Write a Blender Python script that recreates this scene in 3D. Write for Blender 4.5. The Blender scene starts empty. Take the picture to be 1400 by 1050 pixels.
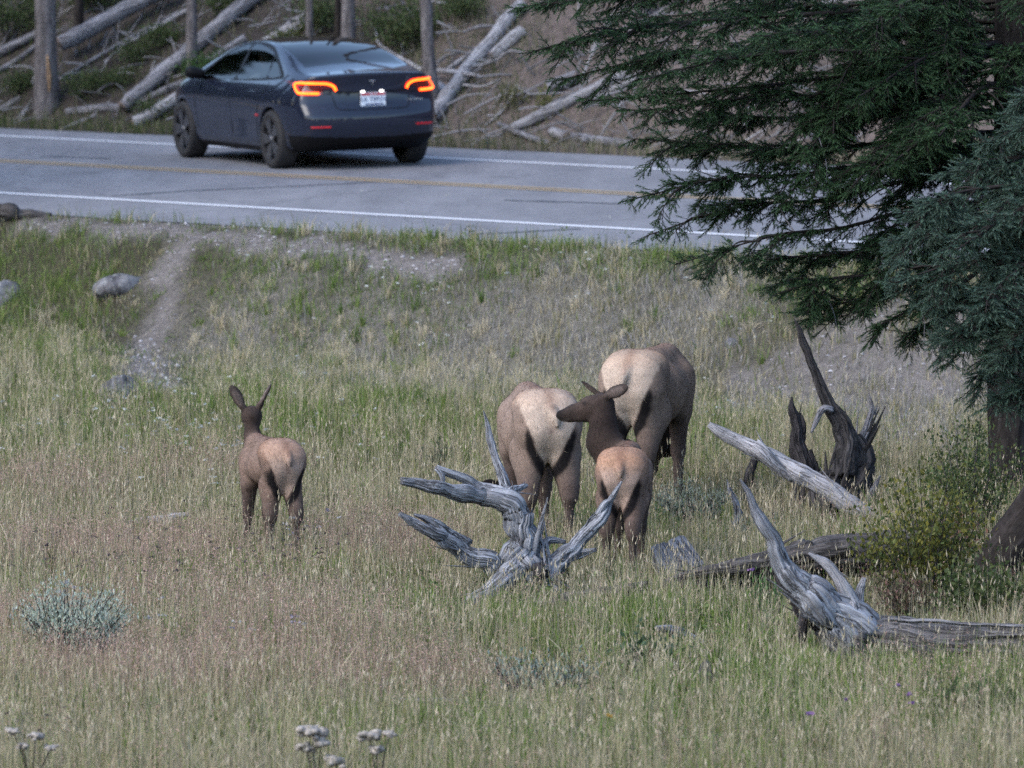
import bpy, math, random
import numpy as np
from mathutils import Vector, Matrix

R = math.radians
rng = np.random.default_rng(11)
random.seed(5)
sc = bpy.context.scene
COL = sc.collection

# ------------------------------------------------------------------ camera
F = 11000.0                                   # focal length in 1400-px picture units
CAM_H = 5.24
PITCH = math.atan(773.0 / F)
cam_d = bpy.data.cameras.new('camera')
cam = bpy.data.objects.new('camera', cam_d)
COL.objects.link(cam)
cam.location = (0, 0, CAM_H)
cam.rotation_euler = (R(90) - PITCH, 0, 0)
cam_d.sensor_width = 36.0
cam_d.lens = 36.0 * F / 1400.0
cam_d.clip_start = 0.5
cam_d.clip_end = 2000
cam_d.dof.use_dof = True
cam_d.dof.focus_distance = 56.0
cam_d.dof.aperture_fstop = 5.2
sc.camera = cam

# ------------------------------------------------------------------ sky, sun, exposure
SUN_EL, SUN_AZ = R(42), R(-125)               # soft light from high behind-left of the camera
w = bpy.data.worlds.new('World')
sc.world = w
w.use_nodes = True
nt = w.node_tree
nt.nodes.clear()
sky = nt.nodes.new('ShaderNodeTexSky')
sky.sky_type = 'NISHITA'
sky.sun_disc = False
sky.sun_elevation = SUN_EL
sky.sun_rotation = SUN_AZ
sky.air_density = 1.0
sky.dust_density = 1.0
sky.ozone_density = 1.2
bg = nt.nodes.new('ShaderNodeBackground')
bg.inputs['Strength'].default_value = 0.15
wo = nt.nodes.new('ShaderNodeOutputWorld')
nt.links.new(sky.outputs[0], bg.inputs[0])
nt.links.new(bg.outputs[0], wo.inputs[0])
sun_d = bpy.data.lights.new('sun', 'SUN')
sun_d.energy = 0.95
sun_d.angle = R(46)
sun_d.color = (1.0, 0.95, 0.90)
sun = bpy.data.objects.new('sun', sun_d)
COL.objects.link(sun)
sd = Vector((math.sin(SUN_AZ) * math.cos(SUN_EL), math.cos(SUN_AZ) * math.cos(SUN_EL), math.sin(SUN_EL)))
sun.rotation_euler = sd.to_track_quat('Z', 'Y').to_euler()
sun.location = (-20, -20, 40)
sc.view_settings.view_transform = 'Standard'
sc.view_settings.look = 'None'
sc.view_settings.gamma = 1.0
sc.view_settings.use_curve_mapping = False
sc.view_settings.exposure = 1.48
sc.render.engine = 'CYCLES'
sc.cycles.use_denoising = False
sc.cycles.max_bounces = 5
sc.cycles.diffuse_bounces = 2
sc.cycles.glossy_bounces = 3
sc.cycles.transmission_bounces = 3
sc.cycles.use_adaptive_sampling = True
sc.cycles.adaptive_threshold = 0.015
sc.cycles.transparent_max_bounces = 12
sc.cycles.caustics_reflective = False
sc.cycles.caustics_refractive = False

# ------------------------------------------------------------------ picture <-> place
cp, sp = math.cos(PITCH), math.sin(PITCH)
def ray(px, py):
    u, v = (px - 700.0) / F, (525.0 - py) / F
    return np.array([u, cp + v * sp, -sp + v * cp])
def at(px, py, Y):
    d = ray(px, py)
    return np.array([0, 0, CAM_H]) + d * (Y / d[1])
def ppm(Y):
    return F / Y                              # picture units per metre at a depth

def road_z(X, Y):
    return 1.24 + 0.022 * (np.clip(X, -16, 12) + 2.72) + 0.0144 * (np.clip(Y, 20, 150) - 92)
def on_road(px, py):
    d = ray(px, py)
    lo, hi = 30.0, 200.0
    for _ in range(60):
        m = (lo + hi) / 2
        p = np.array([0, 0, CAM_H]) + d * (m / d[1])
        if p[2] > road_z(p[0], p[1]): lo = m
        else: hi = m
    return p
def mkline(a, b):
    A, B = on_road(*a)[:2], on_road(*b)[:2]
    if A[1] < B[1]: A, B = B, A
    d = (A - B) / np.linalg.norm(A - B)
    return B, d                               # d points away from the camera
E_NEAR = mkline((0, 290), (600, 325))
E_FAR = mkline((0, 175), (870, 214))
L_NEAR = mkline((0, 264), (870, 314))
L_MID = mkline((0, 220), (860, 265))
L_FAR = mkline((0, 186), (870, 230))
def perp_near(X, Y):
    P, d = E_NEAR
    return -((X - P[0]) * d[1] - (Y - P[1]) * d[0])     # >0 on the meadow side
def perp_far(X, Y):
    P, d = E_FAR
    return (X - P[0]) * d[1] - (Y - P[1]) * d[0]        # >0 on the hill side
def along(X, Y):
    P, d = E_NEAR
    return (X - P[0]) * d[0] + (Y - P[1]) * d[1]

# smooth value noise in numpy
_perm = np.random.default_rng(3).random((256, 256)).astype(np.float32)
def vnoise(x, y):
    x = np.asarray(x, dtype=np.float64); y = np.asarray(y, dtype=np.float64)
    xi, yi = np.floor(x).astype(int), np.floor(y).astype(int)
    fx, fy = x - xi, y - yi
    fx = fx * fx * (3 - 2 * fx); fy = fy * fy * (3 - 2 * fy)
    g = lambda a, b: _perm[a & 255, b & 255]
    return (g(xi, yi) * (1 - fx) + g(xi + 1, yi) * fx) * (1 - fy) + (g(xi, yi + 1) * (1 - fx) + g(xi + 1, yi + 1) * fx) * fy
def fbm(x, y, o=4):
    s, a, t = 0.0, 0.5, 0.0
    for i in range(o):
        s = s + a * vnoise(x * 2 ** i + 17.3 * i, y * 2 ** i + 5.1 * i); t += a; a *= 0.5
    return s / t
def sstep(a, b, x):
    t = np.clip((x - a) / (b - a), 0, 1)
    return t * t * (3 - 2 * t)

def ground_z(X, Y):
    X = np.asarray(X, dtype=np.float64); Y = np.asarray(Y, dtype=np.float64)
    p, q = perp_near(X, Y), perp_far(X, Y)
    rz = road_z(X, Y)
    mead = 0.10 * (fbm(X * 0.35, Y * 0.2, 3) - 0.5) + 0.05 * (fbm(X * 1.7, Y * 1.2, 2) - 0.5)
    mead = mead + 0.02 * np.clip(X - 3, 0, 30) + 0.25 * sstep(30, -10, Y)
    s = sstep(0.35, 2.75, p + 0.35 * (fbm(X * 0.5, Y * 0.25 + 9, 2) - 0.5) * sstep(0.3, 1.2, p))
    rough = 0.10 * (fbm(X * 1.1 + 4, Y * 0.6, 3) - 0.5) * sstep(0.3, 1.2, p)
    near = (rz - 0.010 - 0.05 * sstep(0.15, 0.6, p)) * (1 - s) + mead * s + rough
    hq = np.clip(q - 0.35, 0, 200)
    hill = rz - 0.010 + 0.74 * hq * sstep(-0.2, 0.9, hq) * (1 / (1 + hq / 90.0))
    hill = hill + sstep(0.1, 1.2, hq) * (0.55 * (fbm(X * 0.45, Y * 0.2, 3) - 0.5) + 0.22 * (fbm(X * 1.9, Y * 0.9, 3) - 0.5))
    return np.where(p > 0, near, np.where(q > 0, hill, rz - 0.010 - 0.05 * sstep(0.35, 0.9, np.minimum(-p, -q))))

def ground_at(px, py, y0=34.0, y1=190.0):
    d = ray(px, py)
    Ys = np.linspace(y0, y1, 2600)
    P = np.array([0, 0, CAM_H])[None] + d[None] * (Ys / d[1])[:, None]
    f = P[:, 2] - ground_z(P[:, 0], P[:, 1])
    k = int(np.argmax(f < 0)) if (f < 0).any() else len(Ys) - 1
    k = max(k, 1)
    t = f[k - 1] / (f[k - 1] - f[k] + 1e-12)
    return P[k - 1] + (P[k] - P[k - 1]) * t

# ------------------------------------------------------------------ object helpers
def tag(o, label=None, cat=None, group=None, kind=None):
    if label: o['label'] = label
    if cat: o['category'] = cat
    if group: o['group'] = group
    if kind: o['kind'] = kind
    return o
def thing(name, label, cat, loc=(0, 0, 0), rz=0.0, group=None):
    o = bpy.data.objects.new(name, None)
    COL.objects.link(o)
    o.empty_display_size = 0.1
    o.location = tuple(float(v) for v in loc)
    o.rotation_euler = (0, 0, rz)
    return tag(o, label, cat, group)
def mesh_np(name, V, faces, mats=None, parent=None, smooth=True, cols=None, uv=None, fmat=None, world=False):
    """faces: list of int arrays, each (n,3) or (n,4). V is given in the parent's space unless world=True."""
    V = np.asarray(V, dtype=np.float32)
    if not isinstance(faces, (list, tuple)): faces = [faces]
    faces = [np.asarray(f, dtype=np.int32) for f in faces if len(f)]
    me = bpy.data.meshes.new(name)
    me.vertices.add(len(V))
    me.vertices.foreach_set('co', V.ravel())
    loops = np.concatenate([f.ravel() for f in faces])
    sizes = np.concatenate([np.full(len(f), f.shape[1], np.int32) for f in faces])
    starts = np.concatenate([[0], np.cumsum(sizes)[:-1]]).astype(np.int32)
    me.loops.add(len(loops))
    me.loops.foreach_set('vertex_index', loops)
    me.polygons.add(len(sizes))
    me.polygons.foreach_set('loop_start', starts)
    if fmat is not None: me.polygons.foreach_set('material_index', np.asarray(fmat, np.int32))
    me.polygons.foreach_set('use_smooth', np.full(len(sizes), bool(smooth)))
    if cols is not None:
        c = np.ones((len(V), 4), np.float32); c[:, :3] = cols
        a = me.color_attributes.new('Col', 'FLOAT_COLOR', 'POINT')
        a.data.foreach_set('color', c.ravel())
    if uv is not None:
        u = me.uv_layers.new(name='UVMap')
        u.data.foreach_set('uv', np.asarray(uv, np.float32)[loops].ravel())
    me.update(calc_edges=True)
    me.validate(clean_customdata=False)
    o = bpy.data.objects.new(name, me)
    for m in (mats if isinstance(mats, (list, tuple)) else [mats]):
        if m: me.materials.append(m)
    COL.objects.link(o)
    if parent is not None:
        o.parent = parent
        if world:
            o.matrix_parent_inverse = world_of(parent).inverted()
    return o
def world_of(o):
    m = Matrix.LocRotScale(o.location, o.rotation_euler, o.scale)
    if o.parent is not None: m = world_of(o.parent) @ o.matrix_parent_inverse @ m
    return m
class MB:
    """gathers pieces of one mesh"""
    def __init__(s): s.V = []; s.T = []; s.Q = []; s.U = []; s.C = []; s.n = 0
    def add(s, V, T=None, Q=None, U=None, C=None):
        V = np.asarray(V, float)
        if T is not None and len(T): s.T.append(np.asarray(T, np.int64) + s.n)
        if Q is not None and len(Q): s.Q.append(np.asarray(Q, np.int64) + s.n)
        s.V.append(V)
        s.U.append(np.zeros((len(V), 2)) if U is None else np.asarray(U, float))
        s.C.append(np.ones((len(V), 3)) if C is None else np.broadcast_to(np.asarray(C, float), (len(V), 3)))
        s.n += len(V)
        return s
    def build(s, name, mats, parent=None, smooth=True, world=False):
        f = []
        if s.T: f.append(np.concatenate(s.T))
        if s.Q: f.append(np.concatenate(s.Q))
        return mesh_np(name, np.concatenate(s.V), f, mats, parent, smooth, np.concatenate(s.C), np.concatenate(s.U), world=world)

# ------------------------------------------------------------------ materials
def newmat(name):
    m = bpy.data.materials.new(name)
    m.use_nodes = True
    t = m.node_tree
    b = t.nodes['Principled BSDF']
    return m, t, b
def N(t, kind, **kw):
    n = t.nodes.new(kind)
    for k, v in kw.items():
        if hasattr(n, k) and k not in n.inputs: setattr(n, k, v)
        else: n.inputs[k].default_value = v
    return n
def ramp(t, fac, stops):
    n = t.nodes.new('ShaderNodeValToRGB')
    e = n.color_ramp.elements
    while len(e) < len(stops): e.new(0.5)
    for el, (p, c) in zip(e, stops):
        el.position = p
        el.color = (c[0], c[1], c[2], 1) if hasattr(c, '__len__') else (c, c, c, 1)
    t.links.new(fac, n.inputs[0])
    return n.outputs[0]
def mix(t, fac, a, b, mode='MIX'):
    n = t.nodes.new('ShaderNodeMix')
    n.data_type = 'RGBA'; n.blend_type = mode
    if isinstance(fac, (int, float)): n.inputs[0].default_value = fac
    else: t.links.new(fac, n.inputs[0])
    for i, v in ((6, a), (7, b)):
        if hasattr(v, 'is_output'): t.links.new(v, n.inputs[i])
        else: n.inputs[i].default_value = (v[0], v[1], v[2], 1)
    return n.outputs[2]
def noise(t, scale, detail=4, rough=0.55, vec=None, dist=0.0):
    n = N(t, 'ShaderNodeTexNoise')
    n.inputs['Scale'].default_value = scale
    n.inputs['Detail'].default_value = detail
    n.inputs['Roughness'].default_value = rough
    n.inputs['Distortion'].default_value = dist
    if vec is not None: t.links.new(vec, n.inputs['Vector'])
    return n.outputs['Fac']
def bump(t, b, h, strength=0.4, dist=0.02):
    n = N(t, 'ShaderNodeBump')
    n.inputs['Strength'].default_value = strength
    n.inputs['Distance'].default_value = dist
    t.links.new(h, n.inputs['Height'])
    t.links.new(n.outputs[0], b.inputs['Normal'])
def coords(t, kind='Object', scale=None):
    c = N(t, 'ShaderNodeTexCoord').outputs[kind]
    if scale is None: return c
    m = N(t, 'ShaderNodeMapping')
    m.inputs['Scale'].default_value = scale
    t.links.new(c, m.inputs['Vector'])
    return m.outputs[0]
def plain(name, col, rough=0.6, metal=0.0, var=0.25, scale=30, coat=0.0, spec=0.5):
    m, t, b = newmat(name)
    n = noise(t, scale, 4, 0.6, coords(t))
    lo = [c * (1 - var) for c in col]; hi = [min(1, c * (1 + var)) for c in col]
    t.links.new(ramp(t, n, [(0.3, lo), (0.7, hi)]), b.inputs['Base Color'])
    b.inputs['Roughness'].default_value = rough
    b.inputs['Metallic'].default_value = metal
    b.inputs['Coat Weight'].default_value = coat
    b.inputs['Specular IOR Level'].default_value = spec
    return m
def leafmat(name, trans=0.35, rough=0.6, spec=0.25):
    """colour comes from the leaf's own colour attribute"""
    m, t, b = newmat(name)
    a = N(t, 'ShaderNodeAttribute'); a.attribute_name = 'Col'
    t.links.new(a.outputs['Color'], b.inputs['Base Color'])
    b.inputs['Roughness'].default_value = rough
    b.inputs['Specular IOR Level'].default_value = spec
    tr = N(t, 'ShaderNodeBsdfTranslucent')
    t.links.new(a.outputs['Color'], tr.inputs['Color'])
    mx = N(t, 'ShaderNodeMixShader')
    mx.inputs[0].default_value = trans
    t.links.new(b.outputs[0], mx.inputs[1]); t.links.new(tr.outputs[0], mx.inputs[2])
    out = [n for n in t.nodes if n.type == 'OUTPUT_MATERIAL'][0]
    t.links.new(mx.outputs[0], out.inputs['Surface'])
    return m
def woodmat(name, light, mid, dark, crack=0.42, bumps=0.7, gs=1.0):
    """weathered wood: grain runs along v of the UV (metres)"""
    m, t, b = newmat(name)
    g1 = noise(t, 1.0, 5, 0.62, coords(t, 'UV', (38 * gs, 3.2 * gs, 1)), 1.4)
    g2 = noise(t, 1.0, 4, 0.6, coords(t, 'UV', (110 * gs, 6 * gs, 1)))
    g3 = noise(t, 2.6, 3, 0.5, coords(t))
    c = ramp(t, g1, [(0.30, [v * 0.55 for v in mid]), (crack, mid), (0.64, light)])
    c = mix(t, ramp(t, g2, [(0.36, 0.75), (0.50, 0.0)]), c, [v * 0.45 for v in mid])
    def split(src, wdt, amt):
        s1 = N(t, 'ShaderNodeMath', operation='SUBTRACT'); s1.inputs[1].default_value = 0.5
        t.links.new(src, s1.inputs[0])
        s2 = N(t, 'ShaderNodeMath', operation='ABSOLUTE'); t.links.new(s1.outputs[0], s2.inputs[0])
        return ramp(t, s2.outputs[0], [(0.0, amt), (wdt * 0.5, amt * 0.8), (wdt, 0.0)])
    k1 = noise(t, 1.0, 4, 0.6, coords(t, 'UV', (13 * gs, 1.5 * gs, 1)), 1.6)
    k2 = noise(t, 1.0, 3, 0.6, coords(t, 'UV', (34 * gs, 3.4 * gs, 1)), 1.2)
    sp1, sp2 = split(k1, 0.024, 0.8), split(k2, 0.024, 0.5)
    st = ramp(t, g3, [(0.40, 0.0), (0.66, 0.5)])
    c = mix(t, st, c, [v * 0.5 for v in mid])
    c = mix(t, sp2, c, dark); c = mix(t, sp1, c, dark)
    t.links.new(c, b.inputs['Base Color'])
    b.inputs['Roughness'].default_value = 0.75
    b.inputs['Specular IOR Level'].default_value = 0.3
    h = N(t, 'ShaderNodeMath', operation='ADD')
    t.links.new(g1, h.inputs[0]); t.links.new(g2, h.inputs[1])
    h2 = N(t, 'ShaderNodeMath', operation='SUBTRACT')
    t.links.new(h.outputs[0], h2.inputs[0]); t.links.new(sp1, h2.inputs[1])
    bump(t, b, h2.outputs[0], bumps, 0.014)
    return m
def barkmat(name, a, c2):
    m, t, b = newmat(name)
    g1 = noise(t, 1.0, 5, 0.65, coords(t, 'UV', (16, 3.0, 1)), 0.8)
    g2 = noise(t, 22, 4, 0.6, coords(t))
    c = ramp(t, g1, [(0.36, [v * 0.3 for v in a]), (0.52, a), (0.7, c2)])
    c = mix(t, 0.35, c, ramp(t, g2, [(0.3, [v * 0.5 for v in a]), (0.7, c2)]))
    t.links.new(c, b.inputs['Base Color'])
    b.inputs['Roughness'].default_value = 0.9
    b.inputs['Specular IOR Level'].default_value = 0.15
    bump(t, b, g1, 0.9, 0.02)
    return m
M = {}
M['silver'] = woodmat('silver_driftwood', (0.47, 0.48, 0.52), (0.26, 0.265, 0.29), (0.028, 0.026, 0.028), 0.46, 0.8)
M['greywood'] = woodmat('grey_log_wood', (0.36, 0.35, 0.375), (0.22, 0.213, 0.228), (0.03, 0.027, 0.027), 0.45, 0.7)
M['palewood'] = woodmat('pale_bleached_wood', (0.46, 0.445, 0.46), (0.33, 0.318, 0.328), (0.05, 0.045, 0.045), 0.43, 0.6)
M['darkwood'] = woodmat('charred_wood_and_shade', (0.10, 0.09, 0.095), (0.035, 0.03, 0.032), (0.008, 0.007, 0.007), 0.46)  # dark wood, also used for painted shade under roots and in hollows
M['brownwood'] = woodmat('rotting_brown_wood', (0.16, 0.145, 0.138), (0.075, 0.066, 0.063), (0.015, 0.013, 0.012), 0.49)
M['snagwood'] = woodmat('dark_snag_wood', (0.10, 0.09, 0.09), (0.045, 0.040, 0.040), (0.008, 0.007, 0.007), 0.46)
M['logwood'] = woodmat('brown_grey_log_wood', (0.25, 0.23, 0.222), (0.135, 0.122, 0.116), (0.02, 0.018, 0.017), 0.46, 0.8)
M['cutwood'] = plain('old_cut_wood', (0.13, 0.10, 0.085), 0.85, var=0.45, scale=45)
M['bark'] = barkmat('conifer_bark', (0.024, 0.019, 0.017), (0.055, 0.046, 0.043))
M['greybark'] = barkmat('grey_pine_bark', (0.13, 0.115, 0.115), (0.24, 0.215, 0.21))
M['twigbark'] = barkmat('dark_twig_bark', (0.022, 0.018, 0.016), (0.05, 0.044, 0.042))
M['leaf'] = leafmat('leaf_matter')
M['grassm'] = leafmat('grass_matter', 0.16, 0.7, 0.15)
M['needle'] = leafmat('needle_matter', 0.12, 0.55, 0.3)

# ------------------------------------------------------------------ what grows where on the ground (in metres)
def seg_dist(X, Y, pts):
    d = np.full(np.shape(X), 1e9)
    for a, b in zip(pts[:-1], pts[1:]):
        ab = b - a
        t = np.clip(((X - a[0]) * ab[0] + (Y - a[1]) * ab[1]) / (ab @ ab), 0, 1)
        d = np.minimum(d, np.hypot(X - a[0] - t * ab[0], Y - a[1] - t * ab[1]))
    return d
def gpts(lst): return [ground_at(*p)[:2] for p in lst]
TRAIL = gpts([(262, 322), (240, 345), (222, 372), (236, 400), (215, 440), (200, 478), (206, 512), (240, 535)])
SHELF = gpts([(40, 303), (200, 313), (330, 325), (440, 338), (540, 356), (600, 372)])
SCREE = gpts([(985, 575), (1060, 515), (1130, 495), (1230, 500), (1330, 545)])
SCREE2 = gpts([(1130, 560), (1200, 575), (1290, 620)])
def blob(px, py, rx, ry):
    c = ground_at(px, py)
    return (c[0], c[1], rx, ry)
def blobs(X, Y, lst):
    s = np.zeros(np.shape(X))
    for cx, cy, rx, ry in lst:
        s = np.maximum(s, np.exp(-(((X - cx) / rx) ** 2 + ((Y - cy) / ry) ** 2)))
    return s
GREEN = [blob(60, 350, 0.9, 2.2), blob(230, 330, 0.8, 0.8), blob(330, 345, 0.7, 1.5), blob(420, 400, 0.7, 1.6), blob(560, 390, 1.0, 1.6),
         blob(720, 350, 1.2, 1.0), blob(940, 350, 1.0, 1.0), blob(1100, 400, 0.6, 0.9), blob(300, 570, 1.0, 2.0), blob(520, 560, 0.6, 1.6),
         blob(870, 720, 0.6, 1.5), blob(960, 600, 0.5, 1.8), blob(1080, 960, 0.9, 2.0), blob(900, 870, 0.9, 1.8), blob(330, 810, 0.5, 1.2),
         blob(600, 850, 0.6, 1.5), blob(480, 600, 0.8, 2.0), blob(700, 1020, 0.8, 1.3), blob(1250, 980, 1.0, 2.0), blob(220, 410, 0.25, 0.9)]
DRY = [blob(330, 440, 1.0, 1.4), blob(500, 470, 1.2, 1.8), blob(650, 480, 1.4, 2.2), blob(800, 440, 1.0, 1.5), blob(960, 430, 0.8, 1.2),
       blob(760, 520, 1.0, 1.6), blob(1230, 560, 0.8, 1.4), blob(560, 520, 1.2, 1.6)]
PINK = [blob(60, 690, 0.7, 1.6), blob(265, 665, 0.55, 1.0), blob(400, 880, 0.7, 1.6), blob(150, 780, 0.9, 1.6), blob(520, 770, 0.6, 1.8),
        blob(200, 940, 1.0, 1.2), blob(560, 960, 0.7, 1.0), blob(300, 840, 0.7, 1.2), blob(30, 880, 0.6, 1.4)]
def gravel_mask(X, Y):
    n = fbm(X * 3.1, Y * 2.2, 3) - 0.5
    g = 0.95 * sstep(0.35, 0.08, seg_dist(X, Y, TRAIL) + 0.40 * n)
    g = np.maximum(g, sstep(0.36, 0.08, seg_dist(X, Y, SHELF) + 0.7 * n))
    g = np.maximum(g, 0.72 * sstep(0.95, 0.25, seg_dist(X, Y, SCREE) + 1.5 * n))
    g = np.maximum(g, 0.8 * sstep(0.7, 0.2, seg_dist(X, Y, SCREE2) + 1.3 * n))
    p = perp_near(X, Y)
    g = np.maximum(g, sstep(0.30, 0.05, p + 0.35 * n) * (p > -0.5) * 0.9)
    return g

# ------------------------------------------------------------------ ground sheet
def axis(core, outer_lo, outer_hi):
    a, b, st = core
    c = np.arange(a, b + 1e-6, st)
    lo = a - np.geomspace(st, a - outer_lo, 26)[::1]
    hi = b + np.geomspace(st, outer_hi - b, 26)
    return np.concatenate([np.sort(lo), c, hi])
gx = axis((-12, 10, 0.14), -420, 420)
gy = axis((40, 126, 0.20), -420, 620)
GX, GY = np.meshgrid(gx, gy, indexing='ij')
GZ = ground_z(GX, GY)
nx, ny = GX.shape
idx = np.arange(nx * ny).reshape(nx, ny)
gq = np.stack([idx[:-1, :-1], idx[1:, :-1], idx[1:, 1:], idx[:-1, 1:]], -1).reshape(-1, 4)
gv = np.stack([GX, GY, GZ], -1).reshape(-1, 3)
gr = gravel_mask(GX, GY)
dr = blobs(GX, GY, DRY)
hl = (perp_far(GX, GY) > 0) * 1.0
soil = np.array([0.062, 0.056, 0.036]); grav = np.array([0.185, 0.165, 0.155]); dryc = np.array([0.205, 0.188, 0.172]); hillc = np.array([0.060, 0.050, 0.044])
gc = soil[None, None] * (0.75 + 0.5 * fbm(GX * 1.3, GY * 0.9, 3))[..., None]
gc = gc * (1 - 0.6 * dr[..., None]) + dryc * 0.6 * dr[..., None]
gc = gc * (1 - gr[..., None]) + grav * gr[..., None]
hn = fbm(GX * 0.6 + 3, GY * 0.35, 4)
hc = hillc[None, None] * (0.7 + 0.7 * hn)[..., None]
hc = hc + sstep(0.48, 0.62, fbm(GX * 0.35 + 9, GY * 0.2 + 2, 3))[..., None] * (np.array([0.075, 0.058, 0.052]))
gc = gc * (1 - hl[..., None]) + hc * hl[..., None]
m, t, b = newmat('meadow_soil')
a = N(t, 'ShaderNodeAttribute'); a.attribute_name = 'Col'
co = coords(t)
n1 = noise(t, 9, 6, 0.7, co); n2 = noise(t, 55, 4, 0.65, co)
k = mix(t, 1.0, a.outputs['Color'], ramp(t, n1, [(0.3, 0.62), (0.7, 1.3)]), 'MULTIPLY')
k = mix(t, 1.0, k, ramp(t, n2, [(0.32, 0.6), (0.68, 1.35)]), 'MULTIPLY')
t.links.new(k, b.inputs['Base Color'])
b.inputs['Roughness'].default_value = 0.95; b.inputs['Specular IOR Level'].default_value = 0.1
bump(t, b, n2, 0.8, 0.03)
tag(mesh_np('ground', gv, gq, m, cols=gc.reshape(-1, 3)), kind='structure')

# ------------------------------------------------------------------ road with painted lines
def strip(name, e1, e2, lift, mat, y0=20, y1=175, step=1.2, parent=None, wob=0.0):
    """a strip between two lines, given as (point, direction), lying on the road plane"""
    n = int((y1 - y0) / step)
    Ys = np.linspace(y0, y1, n)
    rows = []
    K = 9
    for i, Y in enumerate(Ys):
        x1 = e1[0][0] + (Y - e1[0][1]) * e1[1][0] / e1[1][1]
        x2 = e2[0][0] + (Y - e2[0][1]) * e2[1][0] / e2[1][1]
        if wob:
            x1 += wob * (fbm(np.array(Y * 0.9), np.array(3.0), 3) - 0.5) * 2
            x2 += wob * (fbm(np.array(Y * 0.7), np.array(8.0), 3) - 0.5) * 2
        rows.append(np.stack([np.linspace(x1, x2, K), np.full(K, Y)], -1))
    P = np.concatenate(rows)
    V = np.column_stack([P, road_z(P[:, 0], P[:, 1]) + lift])
    ii = np.arange(n * K).reshape(n, K)
    Q = np.stack([ii[:-1, :-1], ii[:-1, 1:], ii[1:, 1:], ii[1:, :-1]], -1).reshape(-1, 4)
    return mesh_np(name, V, Q, mat, parent)
def off(e, d):
    """line moved by d metres towards the hill"""
    n = np.array([e[1][1], -e[1][0]])
    return (e[0] + n * d, e[1])
m, t, b = newmat('worn_asphalt')
co = coords(t)
n1 = noise(t, 1.1, 4, 0.6, coords(t, 'Object', (1.6, 0.35, 1)))
n2 = noise(t, 90, 3, 0.7, co)
n3 = noise(t, 14, 4, 0.6, co)
k = ramp(t, n1, [(0.32, (0.145, 0.145, 0.156)), (0.68, (0.205, 0.204, 0.216))])
k = mix(t, 1.0, k, ramp(t, n2, [(0.25, 0.68), (0.75, 1.3)]), 'MULTIPLY')
k = mix(t, 1.0, k, ramp(t, n3, [(0.3, 0.88), (0.7, 1.1)]), 'MULTIPLY')
vo = N(t, 'ShaderNodeTexVoronoi', feature='DISTANCE_TO_EDGE')
vo.inputs['Scale'].default_value = 0.33
wv = N(t, 'ShaderNodeMapping'); wv.inputs['Scale'].default_value = (1.0, 0.7, 1)
wn = N(t, 'ShaderNodeTexNoise'); wn.inputs['Scale'].default_value = 1.4
t.links.new(co, wn.inputs['Vector'])
wa = N(t, 'ShaderNodeVectorMath', operation='ADD')
t.links.new(co, wa.inputs[0]); t.links.new(wn.outputs['Color'], wa.inputs[1])
t.links.new(wa.outputs[0], wv.inputs['Vector']); t.links.new(wv.outputs[0], vo.inputs['Vector'])
k = mix(t, ramp(t, vo.outputs['Distance'], [(0.0, 0.5), (0.014, 0.0)]), k, (0.06, 0.058, 0.06))
t.links.new(k, b.inputs['Base Color'])
b.inputs['Roughness'].default_value = 0.85; b.inputs['Specular IOR Level'].default_value = 0.35
bump(t, b, n2, 0.35, 0.006)
road = tag(strip('road', E_NEAR, E_FAR, 0.0, m, wob=0.10, step=0.5), kind='structure')
def paintmat(name, col):
    m, t, b = newmat(name)
    n = noise(t, 26, 5, 0.7, coords(t))
    t.links.new(ramp(t, n, [(0.28, [v * 0.5 + 0.06 for v in col]), (0.5, col)]), b.inputs['Base Color'])
    b.inputs['Roughness'].default_value = 0.7
    return m
M['white_paint'] = paintmat('road_white_paint', (0.66, 0.66, 0.68))
M['yellow_paint'] = paintmat('road_yellow_paint', (0.36, 0.26, 0.14))
strip('white_line', off(L_NEAR, -0.07), off(L_NEAR, 0.07), 0.006, M['white_paint'], parent=road, step=2)
strip('white_line', off(L_FAR, -0.065), off(L_FAR, 0.065), 0.006, M['white_paint'], parent=road, step=2)
strip('yellow_line', off(L_MID, -0.17), off(L_MID, -0.06), 0.006, M['yellow_paint'], parent=road, step=2)
strip('yellow_line', off(L_MID, 0.06), off(L_MID, 0.17), 0.006, M['yellow_paint'], parent=road, step=2)
M['tar'] = plain('crack_tar', (0.05, 0.05, 0.055), 0.6)
def crack(pts, wd=0.03):
    P = [on_road(*p) for p in pts]
    fine = []
    for a_, b_ in zip(P[:-1], P[1:]):
        for s in np.linspace(0, 1, 14, endpoint=False): fine.append(a_ + (b_ - a_) * s)
    fine.append(P[-1]); fine = np.array(fine)
    j = rng.normal(0, 0.03, (len(fine), 2)); j = (j + np.roll(j, 1, 0)) / 2
    fine[:, :2] += j
    d = np.gradient(fine[:, :2], axis=0); d /= np.linalg.norm(d, axis=1)[:, None]
    nn = np.stack([-d[:, 1], d[:, 0]], -1) * (wd * (0.5 + rng.random(len(fine))))[:, None]
    A, B = fine.copy(), fine.copy()
    A[:, :2] += nn; B[:, :2] -= nn
    for q in (A, B): q[:, 2] = road_z(q[:, 0], q[:, 1]) + 0.004
    n = len(fine)
    Q = np.stack([np.arange(n - 1), np.arange(1, n), np.arange(1, n) + n, np.arange(n - 1) + n], -1)
    mesh_np('crack', np.concatenate([A, B]), Q, M['tar'], road)
crack([(150, 268), (260, 261), (420, 254), (520, 249)], 0.05)
crack([(640, 321), (720, 317), (790, 313)], 0.05)
crack([(690, 274), (760, 276), (850, 279)], 0.05)
crack([(60, 214), (150, 217)], 0.05)

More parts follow.
